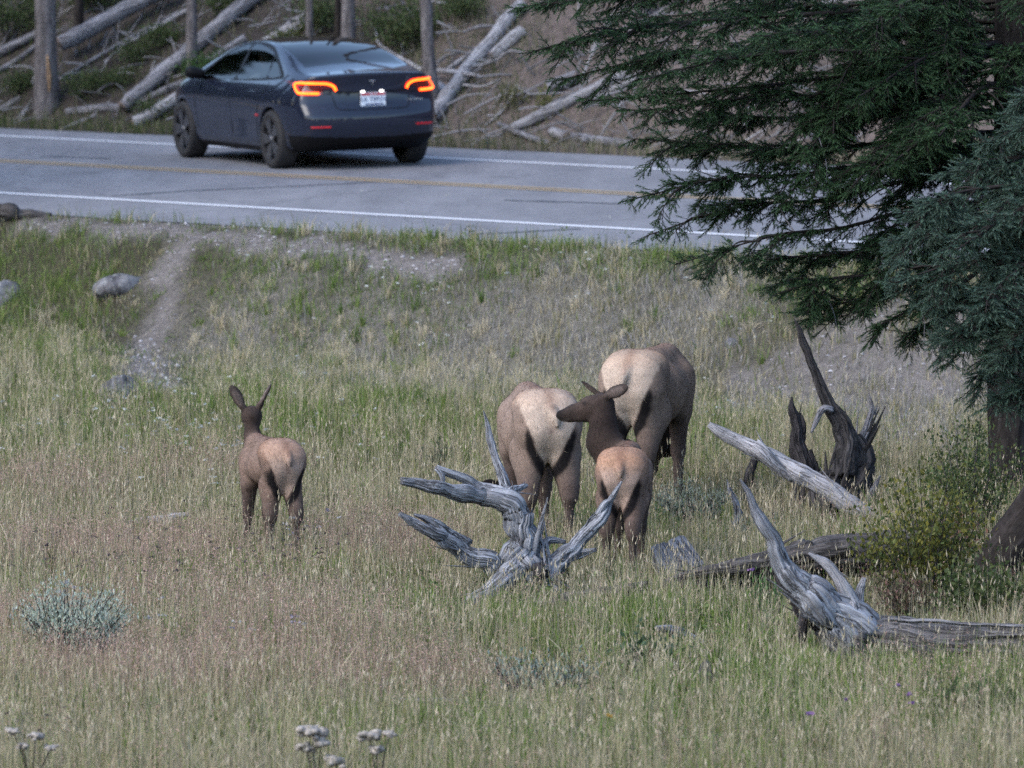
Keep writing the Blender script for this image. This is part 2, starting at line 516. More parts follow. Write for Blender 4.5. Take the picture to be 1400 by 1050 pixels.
# ------------------------------------------------------------------ shape tools: fields turned into one smooth skin
def smin(a, b, k):
    h = np.clip(0.5 + 0.5 * (b - a) / k, 0, 1)
    return b * (1 - h) + a * h - k * h * (1 - h)
def smax(a, b, k): return -smin(-a, -b, k)
def surface_nets(f, org, h):
    s = f < 0
    c = [s[dx:s.shape[0] - 1 + dx, dy:s.shape[1] - 1 + dy, dz:s.shape[2] - 1 + dz] for dx in (0, 1) for dy in (0, 1) for dz in (0, 1)]
    cnt = sum(x.astype(np.int8) for x in c)
    act = (cnt > 0) & (cnt < 8)
    I = np.argwhere(act)
    vid = np.full(act.shape, -1, np.int64)
    vid[tuple(I.T)] = np.arange(len(I))
    corner = np.array([(dx, dy, dz) for dx in (0, 1) for dy in (0, 1) for dz in (0, 1)])
    fv = np.stack([f[I[:, 0] + o[0], I[:, 1] + o[1], I[:, 2] + o[2]] for o in corner], 1)
    acc = np.zeros((len(I), 3)); n = np.zeros(len(I))
    for a in range(8):
        for b in range(a + 1, 8):
            if np.abs(corner[a] - corner[b]).sum() != 1: continue
            fa, fb = fv[:, a], fv[:, b]
            mk = (fa < 0) != (fb < 0)
            t = fa / np.where(mk, fa - fb, 1)
            acc += np.where(mk[:, None], corner[a] + t[:, None] * (corner[b] - corner[a]), 0)
            n += mk
    V = np.asarray(org) + (I + acc / n[:, None]) * h
    Q = []
    for ax in range(3):
        sl0 = [slice(1, -1)] * 3; sl1 = [slice(1, -1)] * 3
        sl0[ax] = slice(0, -1); sl1[ax] = slice(1, None)
        A, B = s[tuple(sl0)], s[tuple(sl1)]
        for flip, mk in ((False, A & ~B), (True, ~A & B)):
            J = np.argwhere(mk)
            if not len(J): continue
            J = J + np.array([0 if k == ax else 1 for k in range(3)])
            u, v = (ax + 1) % 3, (ax + 2) % 3
            eu = np.eye(3, dtype=int)[u]; ev = np.eye(3, dtype=int)[v]
            g = lambda K: vid[K[:, 0], K[:, 1], K[:, 2]]
            q = np.stack([g(J - eu - ev), g(J - ev), g(J), g(J - eu)], -1)
            Q.append(q[:, ::-1] if flip else q)
    Q = np.concatenate(Q)
    Q = Q[(Q >= 0).all(1)]
    return V, Q
def relax(V, Q, it=2, lam=0.5):
    for _ in range(it):
        acc = np.zeros_like(V); n = np.zeros(len(V))
        for i in range(4):
            for j in ((i + 1) % 4, (i + 3) % 4):
                np.add.at(acc, Q[:, i], V[Q[:, j]]); np.add.at(n, Q[:, i], 1)
        V = V + lam * (acc / np.maximum(n, 1)[:, None] - V)
    return V
def cone_d(P, a, b, ra, rb):
    a = np.asarray(a, np.float32); b = np.asarray(b, np.float32)
    ab = b - a
    t = np.clip(((P - a) @ ab) / max(float(ab @ ab), 1e-9), 0, 1)
    return np.linalg.norm(P - (a + t[..., None] * ab), axis=-1) - (ra + t * (rb - ra))
def ell_d(P, c, ax, rad):
    """ellipsoid with axes given by rows of ax"""
    q = (P - np.asarray(c, np.float32)) @ np.asarray(ax, np.float32).T
    rad = np.asarray(rad, np.float32)
    k0 = np.linalg.norm(q / rad, axis=-1); k1 = np.linalg.norm(q / rad ** 2, axis=-1)
    return k0 * (k0 - 1) / np.maximum(k1, 1e-6)
def skin(prims, h, k=0.05, pad=0.06, sm=2):
    """prims: dicts with kind 'c' (a,b,ra,rb) or 'e' (c,ax,rad), col, optional k. Returns V,Q,colours"""
    lo = np.full(3, 1e9); hi = -lo
    for p in prims:
        pts = [(p['a'], p['ra']), (p['b'], p['rb'])] if p['t'] == 'c' else [(p['c'], max(p['rad']))]
        for q, r in pts:
            lo = np.minimum(lo, np.asarray(q) - r); hi = np.maximum(hi, np.asarray(q) + r)
    lo -= pad; hi += pad
    n = np.ceil((hi - lo) / h).astype(int) + 1
    g = [lo[i] + h * np.arange(n[i]) for i in range(3)]
    f = np.full(n, 1.0, np.float32)
    for p in prims:
        pts = [(p['a'], p['ra']), (p['b'], p['rb'])] if p['t'] == 'c' else [(p['c'], max(p['rad']))]
        kk = p.get('k', k)
        l2 = np.min([np.asarray(q) - r for q, r in pts], 0) - kk - 2 * h - 0.05
        h2 = np.max([np.asarray(q) + r for q, r in pts], 0) + kk + 2 * h + 0.05
        i0 = np.clip(((l2 - lo) / h).astype(int), 0, n); i1 = np.clip(((h2 - lo) / h).astype(int) + 2, 0, n)
        sl = tuple(slice(i0[i], i1[i]) for i in range(3))
        P = np.stack(np.meshgrid(*[g[i][sl[i]] for i in range(3)], indexing='ij'), -1).astype(np.float32)
        d = cone_d(P, p['a'], p['b'], p['ra'], p['rb']) if p['t'] == 'c' else ell_d(P, p['c'], p['ax'], p['rad'])
        f[sl] = smin(f[sl], d.astype(np.float32), kk)
    V, Q = surface_nets(f, lo, h)
    V = relax(V, Q, sm)
    W = np.zeros(len(V)); C = np.zeros((len(V), 3))
    Vf = V.astype(np.float32)
    for p in prims:
        d = cone_d(Vf, p['a'], p['b'], p['ra'], p['rb']) if p['t'] == 'c' else ell_d(Vf, p['c'], p['ax'], p['rad'])
        wgt = np.exp(-np.clip(d, -0.03, 1) / p.get('cw', 0.025))
        W += wgt; C += wgt[:, None] * np.asarray(p['col'])
    return V, Q, C / W[:, None]
def vnormals(V, Q):
    n = np.cross(V[Q[:, 2]] - V[Q[:, 0]], V[Q[:, 3]] - V[Q[:, 1]])
    out = np.zeros_like(V)
    for i in range(4): np.add.at(out, Q[:, i], n)
    return out / np.maximum(np.linalg.norm(out, axis=1), 1e-12)[:, None]
def Cn(a, b, ra, rb, col, **kw): return dict(t='c', a=np.array(a, float), b=np.array(b, float), ra=ra, rb=rb, col=col, **kw)
def El(c, ax, rad, col, **kw): return dict(t='e', c=np.array(c, float), ax=np.array(ax, float), rad=rad, col=col, **kw)

# ------------------------------------------------------------------ sweeps for logs, roots and branches
def catmull(P, n):
    P = np.asarray(P, float)
    Q = np.vstack([2 * P[0] - P[1], P, 2 * P[-1] - P[-2]])
    segs = len(P) - 1
    out = []
    for u in np.linspace(0, segs, n):
        i = min(int(u), segs - 1); t = u - i
        a, b, c, d = Q[i], Q[i + 1], Q[i + 2], Q[i + 3]
        out.append(0.5 * (2 * b + (c - a) * t + (2 * a - 5 * b + 4 * c - d) * t * t + (3 * b - a - 3 * c + d) * t ** 3))
    return np.array(out)
def sweep(mb, pts, sides=16, n=None, ridge=0.14, rag=0.3, seed=0, flat=1.0, knots=0.0, cap=True, col=(1, 1, 1), twist=1.0, gnarl=0.0, crack=0.0, step=0.05):
    """pts: rows of x,y,z,radius. Ridges, furrows and splits follow the grain."""
    r_ = np.random.default_rng(seed)
    pts = np.asarray(pts, float)
    L = np.linalg.norm(np.diff(pts[:, :3], axis=0), axis=1).sum()
    if n is None: n = max(8, int(L / step))
    C = catmull(pts, n)
    P, rad = C[:, :3].copy(), np.maximum(C[:, 3], 0.0015)
    v = np.concatenate([[0], np.cumsum(np.linalg.norm(np.diff(P, axis=0), axis=1))])
    s0 = r_.random() * 50
    if gnarl:
        for k in range(3):
            P[:, k] += gnarl * rad * 2.0 * (fbm(v * 6.0 + s0 + 9 * k, np.full(n, 3.3 * k), 4) - 0.5)
        rad = rad * (1 + 0.5 * gnarl * (fbm(v * 4.0 + s0, np.full(n, 1.7), 3) - 0.5))
    T = np.gradient(P, axis=0); T /= np.linalg.norm(T, axis=1)[:, None]
    up = np.array([0.31, 0.2, 0.93])
    ang = np.linspace(0, 2 * math.pi, sides + 1)
    A = np.cross(T[0], up); A /= np.linalg.norm(A)
    FA = []; FB = []
    for i in range(n):
        A = A - T[i] * (A @ T[i]); A = A / np.linalg.norm(A)
        FA.append(A); FB.append(np.cross(T[i], A))
    FA, FB = np.array(FA), np.array(FB)
    if twist or ridge:
        an = ang[None] + twist * 0.5 * v[:, None]
        ca, sa = np.cos(ang)[None], np.sin(ang)[None]; vv = v[:, None]
        f = np.ones((n, sides + 1))
        if ridge:
            f = f + ridge * 1.5 * (fbm(ca * 2.3 + s0 + 0 * vv, sa * 2.3 + vv * 0.8 + s0, 3) - 0.5) + ridge * 1.3 * (fbm(ca * 5.5 + s0 + 7 + 0 * vv, sa * 5.5 + vv * 1.5, 2) - 0.5)
        if crack:
            c1 = np.abs(fbm(ca * 3.2 + s0 + 20 + 0 * vv, sa * 3.2 + vv * 0.7 + s0, 3) - 0.5); c2 = np.abs(fbm(ca * 7 + s0 + 31 + 0 * vv, sa * 7 + vv * 1.6 + s0, 2) - 0.5)
            f = f - crack * (sstep(0.055, 0.0, c1) + 0.45 * sstep(0.06, 0.0, c2)) + crack * 0.25 * (fbm(ca * 11 + 0 * vv, sa * 11 + vv * 9 + s0, 2) - 0.5)
        if knots: f = f + knots * np.clip(fbm(v * 5.0, np.full(n, s0), 2) - 0.6, 0, 1)[:, None]
    else:
        an = np.repeat(ang[None], n, 0); f = np.ones((n, sides + 1))
    f[:, -1] = f[:, 0]
    rr = f * rad[:, None]
    V = P[:, None] + (np.cos(an) * rr)[..., None] * FA[:, None] + (np.sin(an) * rr * flat)[..., None] * FB[:, None]
    if rag:
        for e in (0, n - 1):
            j_ = (r_.random(sides + 1) - 0.5) * rag * rad[e] * 2; j_[-1] = j_[0]
            V[e] += T[e] * j_[:, None]
    U = np.stack([np.broadcast_to((ang * max(np.mean(rad), 0.02))[None], (n, sides + 1)), np.broadcast_to(v[:, None], (n, sides + 1))], -1) + s0
    S = sides + 1
    V = V.reshape(-1, 3); U = U.reshape(-1, 2)
    ii = np.arange(n * S).reshape(n, S)
    Q = np.stack([ii[:-1, :-1], ii[:-1, 1:], ii[1:, 1:], ii[1:, :-1]], -1).reshape(-1, 4)
    Tr = []
    if cap:
        for e, fl in ((0, True), (n - 1, False)):
            ci = len(V)
            ctr = V[ii[e, :-1]].mean(0) + T[e] * rad[e] * (0.1 if fl else -0.1)
            V = np.vstack([V, ctr]); U = np.vstack([U, U[ii[e, 0]]])
            for j in range(sides):
                a_, b_ = ii[e, j], ii[e, j + 1]
                Tr.append((ci, a_, b_) if not fl else (ci, b_, a_))
    mb.add(V, np.array(Tr) if Tr else None, Q, U, col)
    return mb
def pix(lst, Y, dY=None):
    """rows (px, py, radius px[, depth offset m]) -> x, y, z, radius in metres about depth Y"""
    out = []
    for i, q in enumerate(lst):
        y = Y + (q[3] if len(q) > 3 else 0.0) + (dY[i] if dY is not None else 0.0)
        p = at(q[0], q[1], y)
        out.append([p[0], p[1], p[2], q[2] / ppm(y)])
    return np.array(out)

# ------------------------------------------------------------------ the car
def poly_sd(P, x, z):
    P = np.asarray(P, float)
    d = np.full(np.shape(x), 1e9); s = np.ones(np.shape(x))
    n = len(P); j = n - 1
    for i in range(n):
        ex, ez = P[j] - P[i]
        wx, wz = x - P[i, 0], z - P[i, 1]
        t = np.clip((wx * ex + wz * ez) / (ex * ex + ez * ez), 0, 1)
        d = np.minimum(d, (wx - ex * t) ** 2 + (wz - ez * t) ** 2)
        c1 = z >= P[i, 1]; c2 = z < P[j, 1]; c3 = ex * wz > ez * wx
        s = np.where((c1 & c2 & c3) | (~c1 & ~c2 & ~c3), -s, s)
        j = i
    return s * np.sqrt(d)
def densify(P, n=6):
    """closed outline rounded by Catmull-Rom"""
    P = np.asarray(P, float); out = []
    for i in range(len(P)):
        a, b, c, d = P[i - 1], P[i], P[(i + 1) % len(P)], P[(i + 2) % len(P)]
        for t in np.linspace(0, 1, n, endpoint=False):
            out.append(0.5 * (2 * b + (c - a) * t + (2 * a - 5 * b + 4 * c - d) * t * t + (3 * b - a - 3 * c + d) * t ** 3))
    return np.array(out)
SIDE = [(-2.16, 0.27), (-2.33, 0.33), (-2.40, 0.47), (-2.415, 0.60), (-2.375, 0.695), (-2.335, 0.78), (-2.325, 0.92), (-2.355, 1.035), (-2.375, 1.085),
        (-2.33, 1.105), (-2.10, 1.135), (-1.80, 1.20), (-1.35, 1.325), (-0.90, 1.41), (-0.40, 1.445), (0.05, 1.435), (0.45, 1.375), (0.85, 1.235), (1.20, 1.075),
        (1.36, 1.005), (1.55, 0.965), (1.85, 0.89), (2.08, 0.80), (2.20, 0.69), (2.24, 0.56), (2.22, 0.36), (2.10, 0.22), (1.80, 0.17), (0.0, 0.165), (-1.70, 0.185)]
WZ = ([0.10, 0.20, 0.30, 0.45, 0.62, 0.74, 0.82, 0.90, 0.96, 1.02, 1.10, 1.22, 1.35, 1.46], [0.80, 0.845, 0.885, 0.905, 0.918, 0.922, 0.915, 0.890, 0.862, 0.825, 0.775, 0.70, 0.615, 0.535])
zz_ = np.linspace(0.0, 1.6, 400)
wz_ = np.convolve(np.pad(np.interp(zz_, *WZ), 12, 'edge'), np.hanning(25) / np.hanning(25).sum(), 'valid')
def car_W(x, z):
    wv = np.interp(z, zz_, wz_)
    rear = np.clip((-1.45 - x) / 0.95, 0, 1.2); front = np.clip((x - 1.15) / 1.08, 0, 1.2)
    hi = sstep(0.95, 1.10, z)
    return wv - (0.17 - 0.06 * hi) * rear ** 2.4 - 0.26 * front ** 2.6 - 0.012 * np.cos(np.clip(x / 1.0, -1.5, 1.5)) * np.exp(-((z - 0.42) / 0.12) ** 2)
hC = 0.0145
cx_ = np.arange(-2.50, 2.36, hC); cy_ = np.arange(-1.0, 1.0 + hC / 2, hC); cz_ = np.arange(0.10, 1.52, hC)
X2, Z2 = np.meshgrid(cx_, cz_, indexing='ij')
S2 = poly_sd(densify(SIDE), X2, Z2).astype(np.float32)
W2 = car_W(X2, Z2).astype(np.float32)
Cf = np.empty((len(cx_), len(cy_), len(cz_)), np.float32)
WH = [(1.4375, 0.335), (-1.4375, 0.335)]
arch = np.minimum(np.hypot(X2 - WH[0][0], Z2 - 0.335), np.hypot(X2 - WH[1][0], Z2 - 0.335)).astype(np.float32) - 0.372
for j, y in enumerate(cy_):
    sh = np.where(cx_ < 0, 0.20 * (abs(y) / 0.9) ** 2.6 * np.clip((-cx_ - 0.9) / 1.2, 0, 1), -0.34 * (abs(y) / 0.9) ** 2.4 * np.clip((cx_ - 1.2) / 0.9, 0, 1))
    fi = np.clip((cx_ - sh - cx_[0]) / hC, 0, len(cx_) - 1.001)
    i0 = fi.astype(int); tt = (fi - i0).astype(np.float32)[:, None]
    s2 = S2[i0] * (1 - tt) + S2[i0 + 1] * tt
    s2 = s2 + 0.05 * (abs(y) / 0.7) ** 2 * (Z2 > 0.8) * np.clip((Z2 - 0.8) / 0.4, 0, 1)     # crown of hood, roof and deck
    f = smax(s2, (abs(y) - W2) * 0.93, 0.075)
    Cf[:, j, :] = np.maximum(f, -np.maximum(arch, 0.56 - abs(y)))
Vc, Qc = surface_nets(Cf, (cx_[0], cy_[0], cz_[0]), hC)
def car_sample(G, P):
    g = (P - np.array([cx_[0], cy_[0], cz_[0]])) / hC
    i = np.clip(g.astype(int), 0, np.array(G.shape) - 2); t = g - i
    out = 0
    for dx in (0, 1):
        for dy in (0, 1):
            for dz in (0, 1):
                wt = np.where(dx, t[:, 0], 1 - t[:, 0]) * np.where(dy, t[:, 1], 1 - t[:, 1]) * np.where(dz, t[:, 2], 1 - t[:, 2])
                out = out + wt * G[i[:, 0] + dx, i[:, 1] + dy, i[:, 2] + dz]
    return out
Vc = relax(Vc, Qc, 2, 0.4)
def car_grad(P):
    e = 0.02
    return np.stack([car_sample(Cf, P + np.eye(3)[k] * e) - car_sample(Cf, P - np.eye(3)[k] * e) for k in range(3)], -1)
DLO_F = densify([(0.93, 0.965), (0.70, 1.125), (0.40, 1.265), (0.10, 1.345), (-0.10, 1.362), (-0.13, 1.20), (-0.14, 0.985), (0.40, 0.972)], 4)
DLO_R = densify([(-0.24, 0.99), (-0.21, 1.20), (-0.19, 1.366), (-0.50, 1.368), (-0.80, 1.330), (-0.98, 1.285), (-1.06, 1.15), (-1.10, 1.032), (-0.70, 1.008)], 4)
DLO_Q = densify([(-1.16, 1.037), (-1.10, 1.16), (-1.03, 1.265), (-1.25, 1.185), (-1.50, 1.075), (-1.47, 1.05)], 4)
FRAME = densify([(1.06, 0.945), (0.98, 1.00), (0.72, 1.165), (0.40, 1.305), (0.08, 1.385), (-0.40, 1.405), (-0.85, 1.355), (-1.25, 1.225), (-1.62, 1.065), (-1.52, 1.025), (-0.80, 0.985), (0.20, 0.955)], 4)
side_v = np.abs(Vc[:, 1]) > 0.42
for pl in (FRAME, DLO_F, DLO_R, DLO_Q):
    s = poly_sd(pl, Vc[:, 0], Vc[:, 2])
    k = side_v & (np.abs(s) < 0.55 * hC) & (Vc[:, 2] > 0.9)
    e = 1e-3
    gx_ = (poly_sd(pl, Vc[k, 0] + e, Vc[k, 2]) - s[k]) / e; gz_ = (poly_sd(pl, Vc[k, 0], Vc[k, 2] + e) - s[k]) / e
    Vc[k, 0] -= s[k] * gx_; Vc[k, 2] -= s[k] * gz_
cc = Vc[Qc].mean(1)
gn = car_grad(Vc); gn /= np.maximum(np.linalg.norm(gn, axis=1), 1e-9)[:, None]
fn = gn[Qc].mean(1)
ax, ay, az = cc[:, 0], np.abs(cc[:, 1]), cc[:, 2]
side = (np.abs(fn[:, 1]) > 0.45) & (az > 0.9)
canw = np.interp(ax, [-1.95, -1.8, -1.2, -0.6, 0.4, 0.9, 1.3], [0.56, 0.60, 0.565, 0.53, 0.545, 0.60, 0.68])
top = (fn[:, 2] > 0.35) & (az > 1.0) & (ay < canw)
reg = np.zeros(len(Qc), int)                                   # 0 body
reg[(az < 0.235) | ((ax < -1.9) & (az < 0.365 + 0.05 * ay ** 2))] = 1     # black lower trim
reg[(np.minimum(np.hypot(ax - WH[0][0], az - 0.335), np.hypot(ax - WH[1][0], az - 0.335)) < 0.366) & (ay < 0.97)] = 2   # wheel wells
reg[side & (poly_sd(FRAME, ax, az) < 0)] = 3                   # black window frame
ysg = (cc[:, 1] > 0)
for i_, pl in enumerate((DLO_F, DLO_R, DLO_Q)):
    k = side & (poly_sd(pl, ax, az) < 0)
    reg[k & ysg] = 10 + i_; reg[k & ~ysg] = 13 + i_
reg[top & (ax > -1.84 + 0.12 * ay ** 2) & (ax <= -0.68)] = 20   # rear window
reg[top & (ax > -0.66) & (ax <= 0.42)] = 21                     # roof glass
reg[top & (ax > 0.44) & (ax < 1.24 - 0.25 * ay ** 2)] = 22      # windscreen
reg[top & (ax > -0.68) & (ax <= -0.66)] = 3

def glassmat(name, tint, rough=0.02):
    m, t, b = newmat(name)
    t.nodes.remove(b)
    tr = N(t, 'ShaderNodeBsdfTransparent'); tr.inputs[0].default_value = (*tint, 1)
    gl = N(t, 'ShaderNodeBsdfGlossy'); gl.inputs['Roughness'].default_value = rough
    fr = N(t, 'ShaderNodeFresnel'); fr.inputs['IOR'].default_value = 1.52
    mx = N(t, 'ShaderNodeMixShader')
    t.links.new(fr.outputs[0], mx.inputs[0]); t.links.new(tr.outputs[0], mx.inputs[1]); t.links.new(gl.outputs[0], mx.inputs[2])
    out = [n for n in t.nodes if n.type == 'OUTPUT_MATERIAL'][0]
    t.links.new(mx.outputs[0], out.inputs['Surface'])
    return m
m, t, b = newmat('dark_blue_grey_car_paint')
n_ = noise(t, 900, 2, 0.5, coords(t)); d_ = noise(t, 2.0, 4, 0.6, coords(t))
t.links.new(ramp(t, n_, [(0.35, (0.009, 0.012, 0.023)), (0.65, (0.018, 0.023, 0.041))]), b.inputs['Base Color'])
b.inputs['Metallic'].default_value = 0.0; b.inputs['Specular IOR Level'].default_value = 0.05
t.links.new(ramp(t, d_, [(0.3, 0.26), (0.7, 0.36)]), b.inputs['Roughness'])
b.inputs['Coat Weight'].default_value = 1.0; b.inputs['Coat Roughness'].default_value = 0.03
M['paint'] = m
M['black'] = plain('black_plastic', (0.008, 0.008, 0.009), 0.5, spec=0.12)
M['matteblack'] = plain('matte_black', (0.006, 0.006, 0.006), 0.9, spec=0.1)
M['glass_dark'] = glassmat('tinted_glass', (0.10, 0.11, 0.12))
M['glass_side'] = glassmat('side_glass', (0.40, 0.46, 0.46))
M['rubber'] = plain('tyre_rubber', (0.022, 0.021, 0.022), 0.8, var=0.3, scale=60)
M['rim'] = plain('grey_wheel_cover', (0.10, 0.10, 0.108), 0.38, metal=0.6)
M['rimdark'] = plain('dark_wheel_recess', (0.012, 0.012, 0.013), 0.6)
M['seat'] = plain('black_upholstery', (0.012, 0.012, 0.013), 0.7)
def emis(name, col, s):
    m, t, b = newmat(name)
    b.inputs['Base Color'].default_value = (*[min(1, c) for c in col], 1)
    b.inputs['Emission Color'].default_value = (*col, 1)
    b.inputs['Emission Strength'].default_value = s
    b.inputs['Roughness'].default_value = 0.3
    return m
M['lamp_core'] = emis('brake_lamp_core', (1.0, 0.085, 0.005), 3.6)
M['lamp_red'] = emis('brake_lamp_glow', (1.0, 0.018, 0.008), 0.7)
M['lens'] = plain('dark_red_lens', (0.10, 0.006, 0.008), 0.12, var=0.1, coat=1.0)
M['reflector'] = emis('red_reflector_glow', (0.40, 0.008, 0.015), 0.12)  # reflectors are no lamps; a weak red glow is added to them
M['plate_light'] = emis('plate_lamp', (1.0, 0.95, 0.95), 1.6)

c0 = on_road(383, 230)                          # where the rear tyre nearest the camera stands
HEAD = R(22.8)
fw = np.array([-math.sin(HEAD), math.cos(HEAD)]); lf = np.array([-math.cos(HEAD), -math.sin(HEAD)])
o2 = c0[:2] - fw * (-1.4375) - lf * 0.80
fwd3 = Vector((fw[0], fw[1], float(road_z(*(o2 + fw)) - road_z(*o2)))).normalized()
lef3 = Vector((lf[0], lf[1], float(road_z(*(o2 + lf)) - road_z(*o2)))).normalized()
up3 = fwd3.cross(lef3).normalized(); lef3 = up3.cross(fwd3)
car = thing('car', 'dark blue-grey four-door saloon with glowing red brake lights on the road', 'car', (o2[0], o2[1], float(road_z(*o2))))
car.rotation_euler = Matrix((fwd3, lef3, up3)).transposed().to_euler()

def car_part(name, ids, mat, parent=None, label=None):
    k = np.isin(reg, ids)
    q = Qc[k]
    u, inv = np.unique(q, return_inverse=True)
    o = mesh_np(name, Vc[u], inv.reshape(-1, 4), mat, parent or car)
    try: o.data.normals_split_custom_set_from_vertices([tuple(v) for v in gn[u]])
    except Exception as e_: print('normals', e_)
    if label: o['label'] = label
    return o
body = car_part('body', [0], M['paint'])
car_part('lower_trim', [1], M['black'])
for k_ in range(4): reg[(reg == 2) & ((ax > 0) == (k_ < 2)) & ((cc[:, 1] > 0) == (k_ % 2 == 0))] = 30 + k_
for k_ in range(4): car_part('wheel_well', [30 + k_], M['matteblack'])
car_part('window_frame', [3], M['black'])
for i_ in (10, 11, 12, 13, 14, 15): car_part('side_window', [i_], M['glass_side'] if i_ in (10, 13) else M['glass_side'])
car_part('rear_window', [20], M['glass_dark']); car_part('roof_glass', [21], M['glass_dark']); car_part('windscreen', [22], M['glass_side'])

def rear_x(y, z, off=0.006):
    """rearmost surface at a height and side, pushed out a little"""
    xs = np.arange(-2.48, -1.2, 0.004)
    P = np.stack([xs, np.full_like(xs, y), np.full_like(xs, z)], -1)
    f = car_sample(Cf, P)
    k = int(np.argmax(f < 0))
    p = P[max(k - 1, 0)] + (P[k] - P[max(k - 1, 0)]) * 0.5
    n = car_grad(p[None])[0]; n /= max(np.linalg.norm(n), 1e-9)
    return p + n * off
def tube(mb, pts, r, sides=8, col=(1, 1, 1), closed_r=None):
    P = np.asarray(pts, float)
    rr = np.full(len(P), r) if np.isscalar(r) else np.asarray(r, float)
    return sweep(mb, np.column_stack([P, rr]), sides, n=max(4, len(P) * 4), ridge=0, rag=0, col=col, twist=0)
def lights(s):
    path = [(0.43, 0.905), (0.455, 0.955), (0.52, 0.988), (0.62, 0.996), (0.72, 0.997), (0.79, 0.990), (0.812, 0.955), (0.818, 0.905), (0.805, 0.882), (0.74, 0.878), (0.66, 0.876), (0.615, 0.876)]
    fine = catmull(np.array(path), 44)
    tl = thing('tail_light', None, None); tl.parent = car
    del_keys = [k for k in tl.keys()]
    # lens patch under the lit strips
    ys = np.linspace(0.42, 0.825, 22); zs = np.linspace(0.862, 1.012, 10)
    V = np.array([rear_x(s * y, z, 0.004) for y in ys for z in zs])
    ii = np.arange(len(V)).reshape(22, 10)
    Q = np.stack([ii[:-1, :-1], ii[1:, :-1], ii[1:, 1:], ii[:-1, 1:]], -1).reshape(-1, 4)
    Q = Q if s > 0 else Q[:, ::-1]
    keep = [q for q in Q if not (V[q][:, 2].mean() < 0.93 and abs(V[q][:, 1].mean()) < 0.58) and not (abs(V[q][:, 1].mean()) < 0.47 and V[q][:, 2].mean() > 0.975)]
    mesh_np('lens', V, np.array(keep), M['lens'], tl)
    mb = MB(); tube(mb, [rear_x(s * y, z, 0.006) for y, z in fine], 0.0185, 8); mb.build('light_guide', M['lamp_red'], tl)
    mb = MB(); tube(mb, [rear_x(s * y, z, 0.016) for y, z in fine], 0.0125, 8); mb.build('light_strip', M['lamp_core'], tl)
lights(1); lights(-1)
for s in (1, -1):
    mb = MB(); tube(mb, [rear_x(s * y, 0.497, 0.002) for y in np.linspace(0.52, 0.74, 8)], 0.010, 8); mb.build('reflector', M['reflector'], car)
def panel_gap(pts, r=0.0045):
    mb = MB(); tube(mb, pts, r, 6); mb.build('panel_gap', M['matteblack'], car)
def side_pt(x, z, s=1): return (x, s * (float(car_W(np.array(x), np.array(z))) - 0.001), z)
for s in (1, -1):
    panel_gap([side_pt(x, z, s) for x, z in ((-0.17, 0.95), (-0.17, 0.75), (-0.165, 0.5), (-0.15, 0.27))])
    panel_gap([side_pt(x, z, s) for x, z in ((0.99, 0.90), (0.98, 0.7), (0.95, 0.45), (0.90, 0.27))])
    panel_gap([side_pt(x, z, s) for x, z in ((-1.30, 0.98), (-1.22, 0.88), (-1.08, 0.72), (-1.02, 0.55), (-0.98, 0.35), (-0.95, 0.27))])
    for xa, xb in ((0.02, 0.24), (-0.95, -0.73)):
        mb = MB(); tube(mb, [side_pt(x, 0.858 + 0.01 * (xa < -0.5), s) for x in np.linspace(xa, xb, 6)], 0.007, 6); mb.build('door_handle', M['paint'], car)
# boot lid outline
panel_gap([rear_x(y, 0.868, 0.0) for y in (0.60, 0.50)] + [rear_x(y, z, 0.0) for y, z in ((0.47, 0.84), (0.45, 0.74), (0.42, 0.695), (0.30, 0.685), (0, 0.682), (-0.30, 0.685), (-0.42, 0.695), (-0.45, 0.74), (-0.47, 0.84), (-0.50, 0.868), (-0.60, 0.868))])
panel_gap([rear_x(y, 0.880, 0.0) for y in np.linspace(-0.42, 0.42, 9)], 0.007)
# number plate with its letters
plate = thing('number_plate', None, None); plate.parent = car
def quadpatch(name, y0, y1, z0, z1, x, mat, par):
    V = [(x, y0, z0), (x, y1, z0), (x, y1, z1), (x, y0, z1)]
    return mesh_np(name, V, np.array([[3, 2, 1, 0]]) if y1 > y0 else np.array([[0, 1, 2, 3]]), mat, par, False)
px_ = min(rear_x(y, z, 0.0)[0] for y in (-0.15, 0, 0.15) for z in (0.735, 0.79, 0.86)) - 0.006
M['plate_white'] = plain('plate_white', (0.72, 0.76, 0.82), 0.4, var=0.06)
M['plate_red'] = plain('plate_red', (0.45, 0.05, 0.06), 0.4, var=0.1)
M['plate_blue'] = plain('plate_blue', (0.03, 0.05, 0.14), 0.4, var=0.1)
def slab(name, y0, y1, z0, z1, x0, x1, mat, par):
    V = [(x, y, z) for x in (x0, x1) for y in (y0, y1) for z in (z0, z1)]
    Q = [(0, 1, 3, 2), (4, 6, 7, 5), (0, 4, 5, 1), (2, 3, 7, 6), (0, 2, 6, 4), (1, 5, 7, 3)]
    return mesh_np(name, V, np.array(Q), mat, par, False)
slab('plate_board', -0.152, 0.152, 0.722, 0.874, px_, px_ + 0.012, M['plate_white'], plate)
slab('red_band', -0.146, 0.146, 0.838, 0.868, px_ - 0.002, px_ - 0.0005, M['plate_red'], plate)
slab('blue_band', -0.13, 0.10, 0.731, 0.748, px_ - 0.002, px_ - 0.0005, M['plate_blue'], plate)
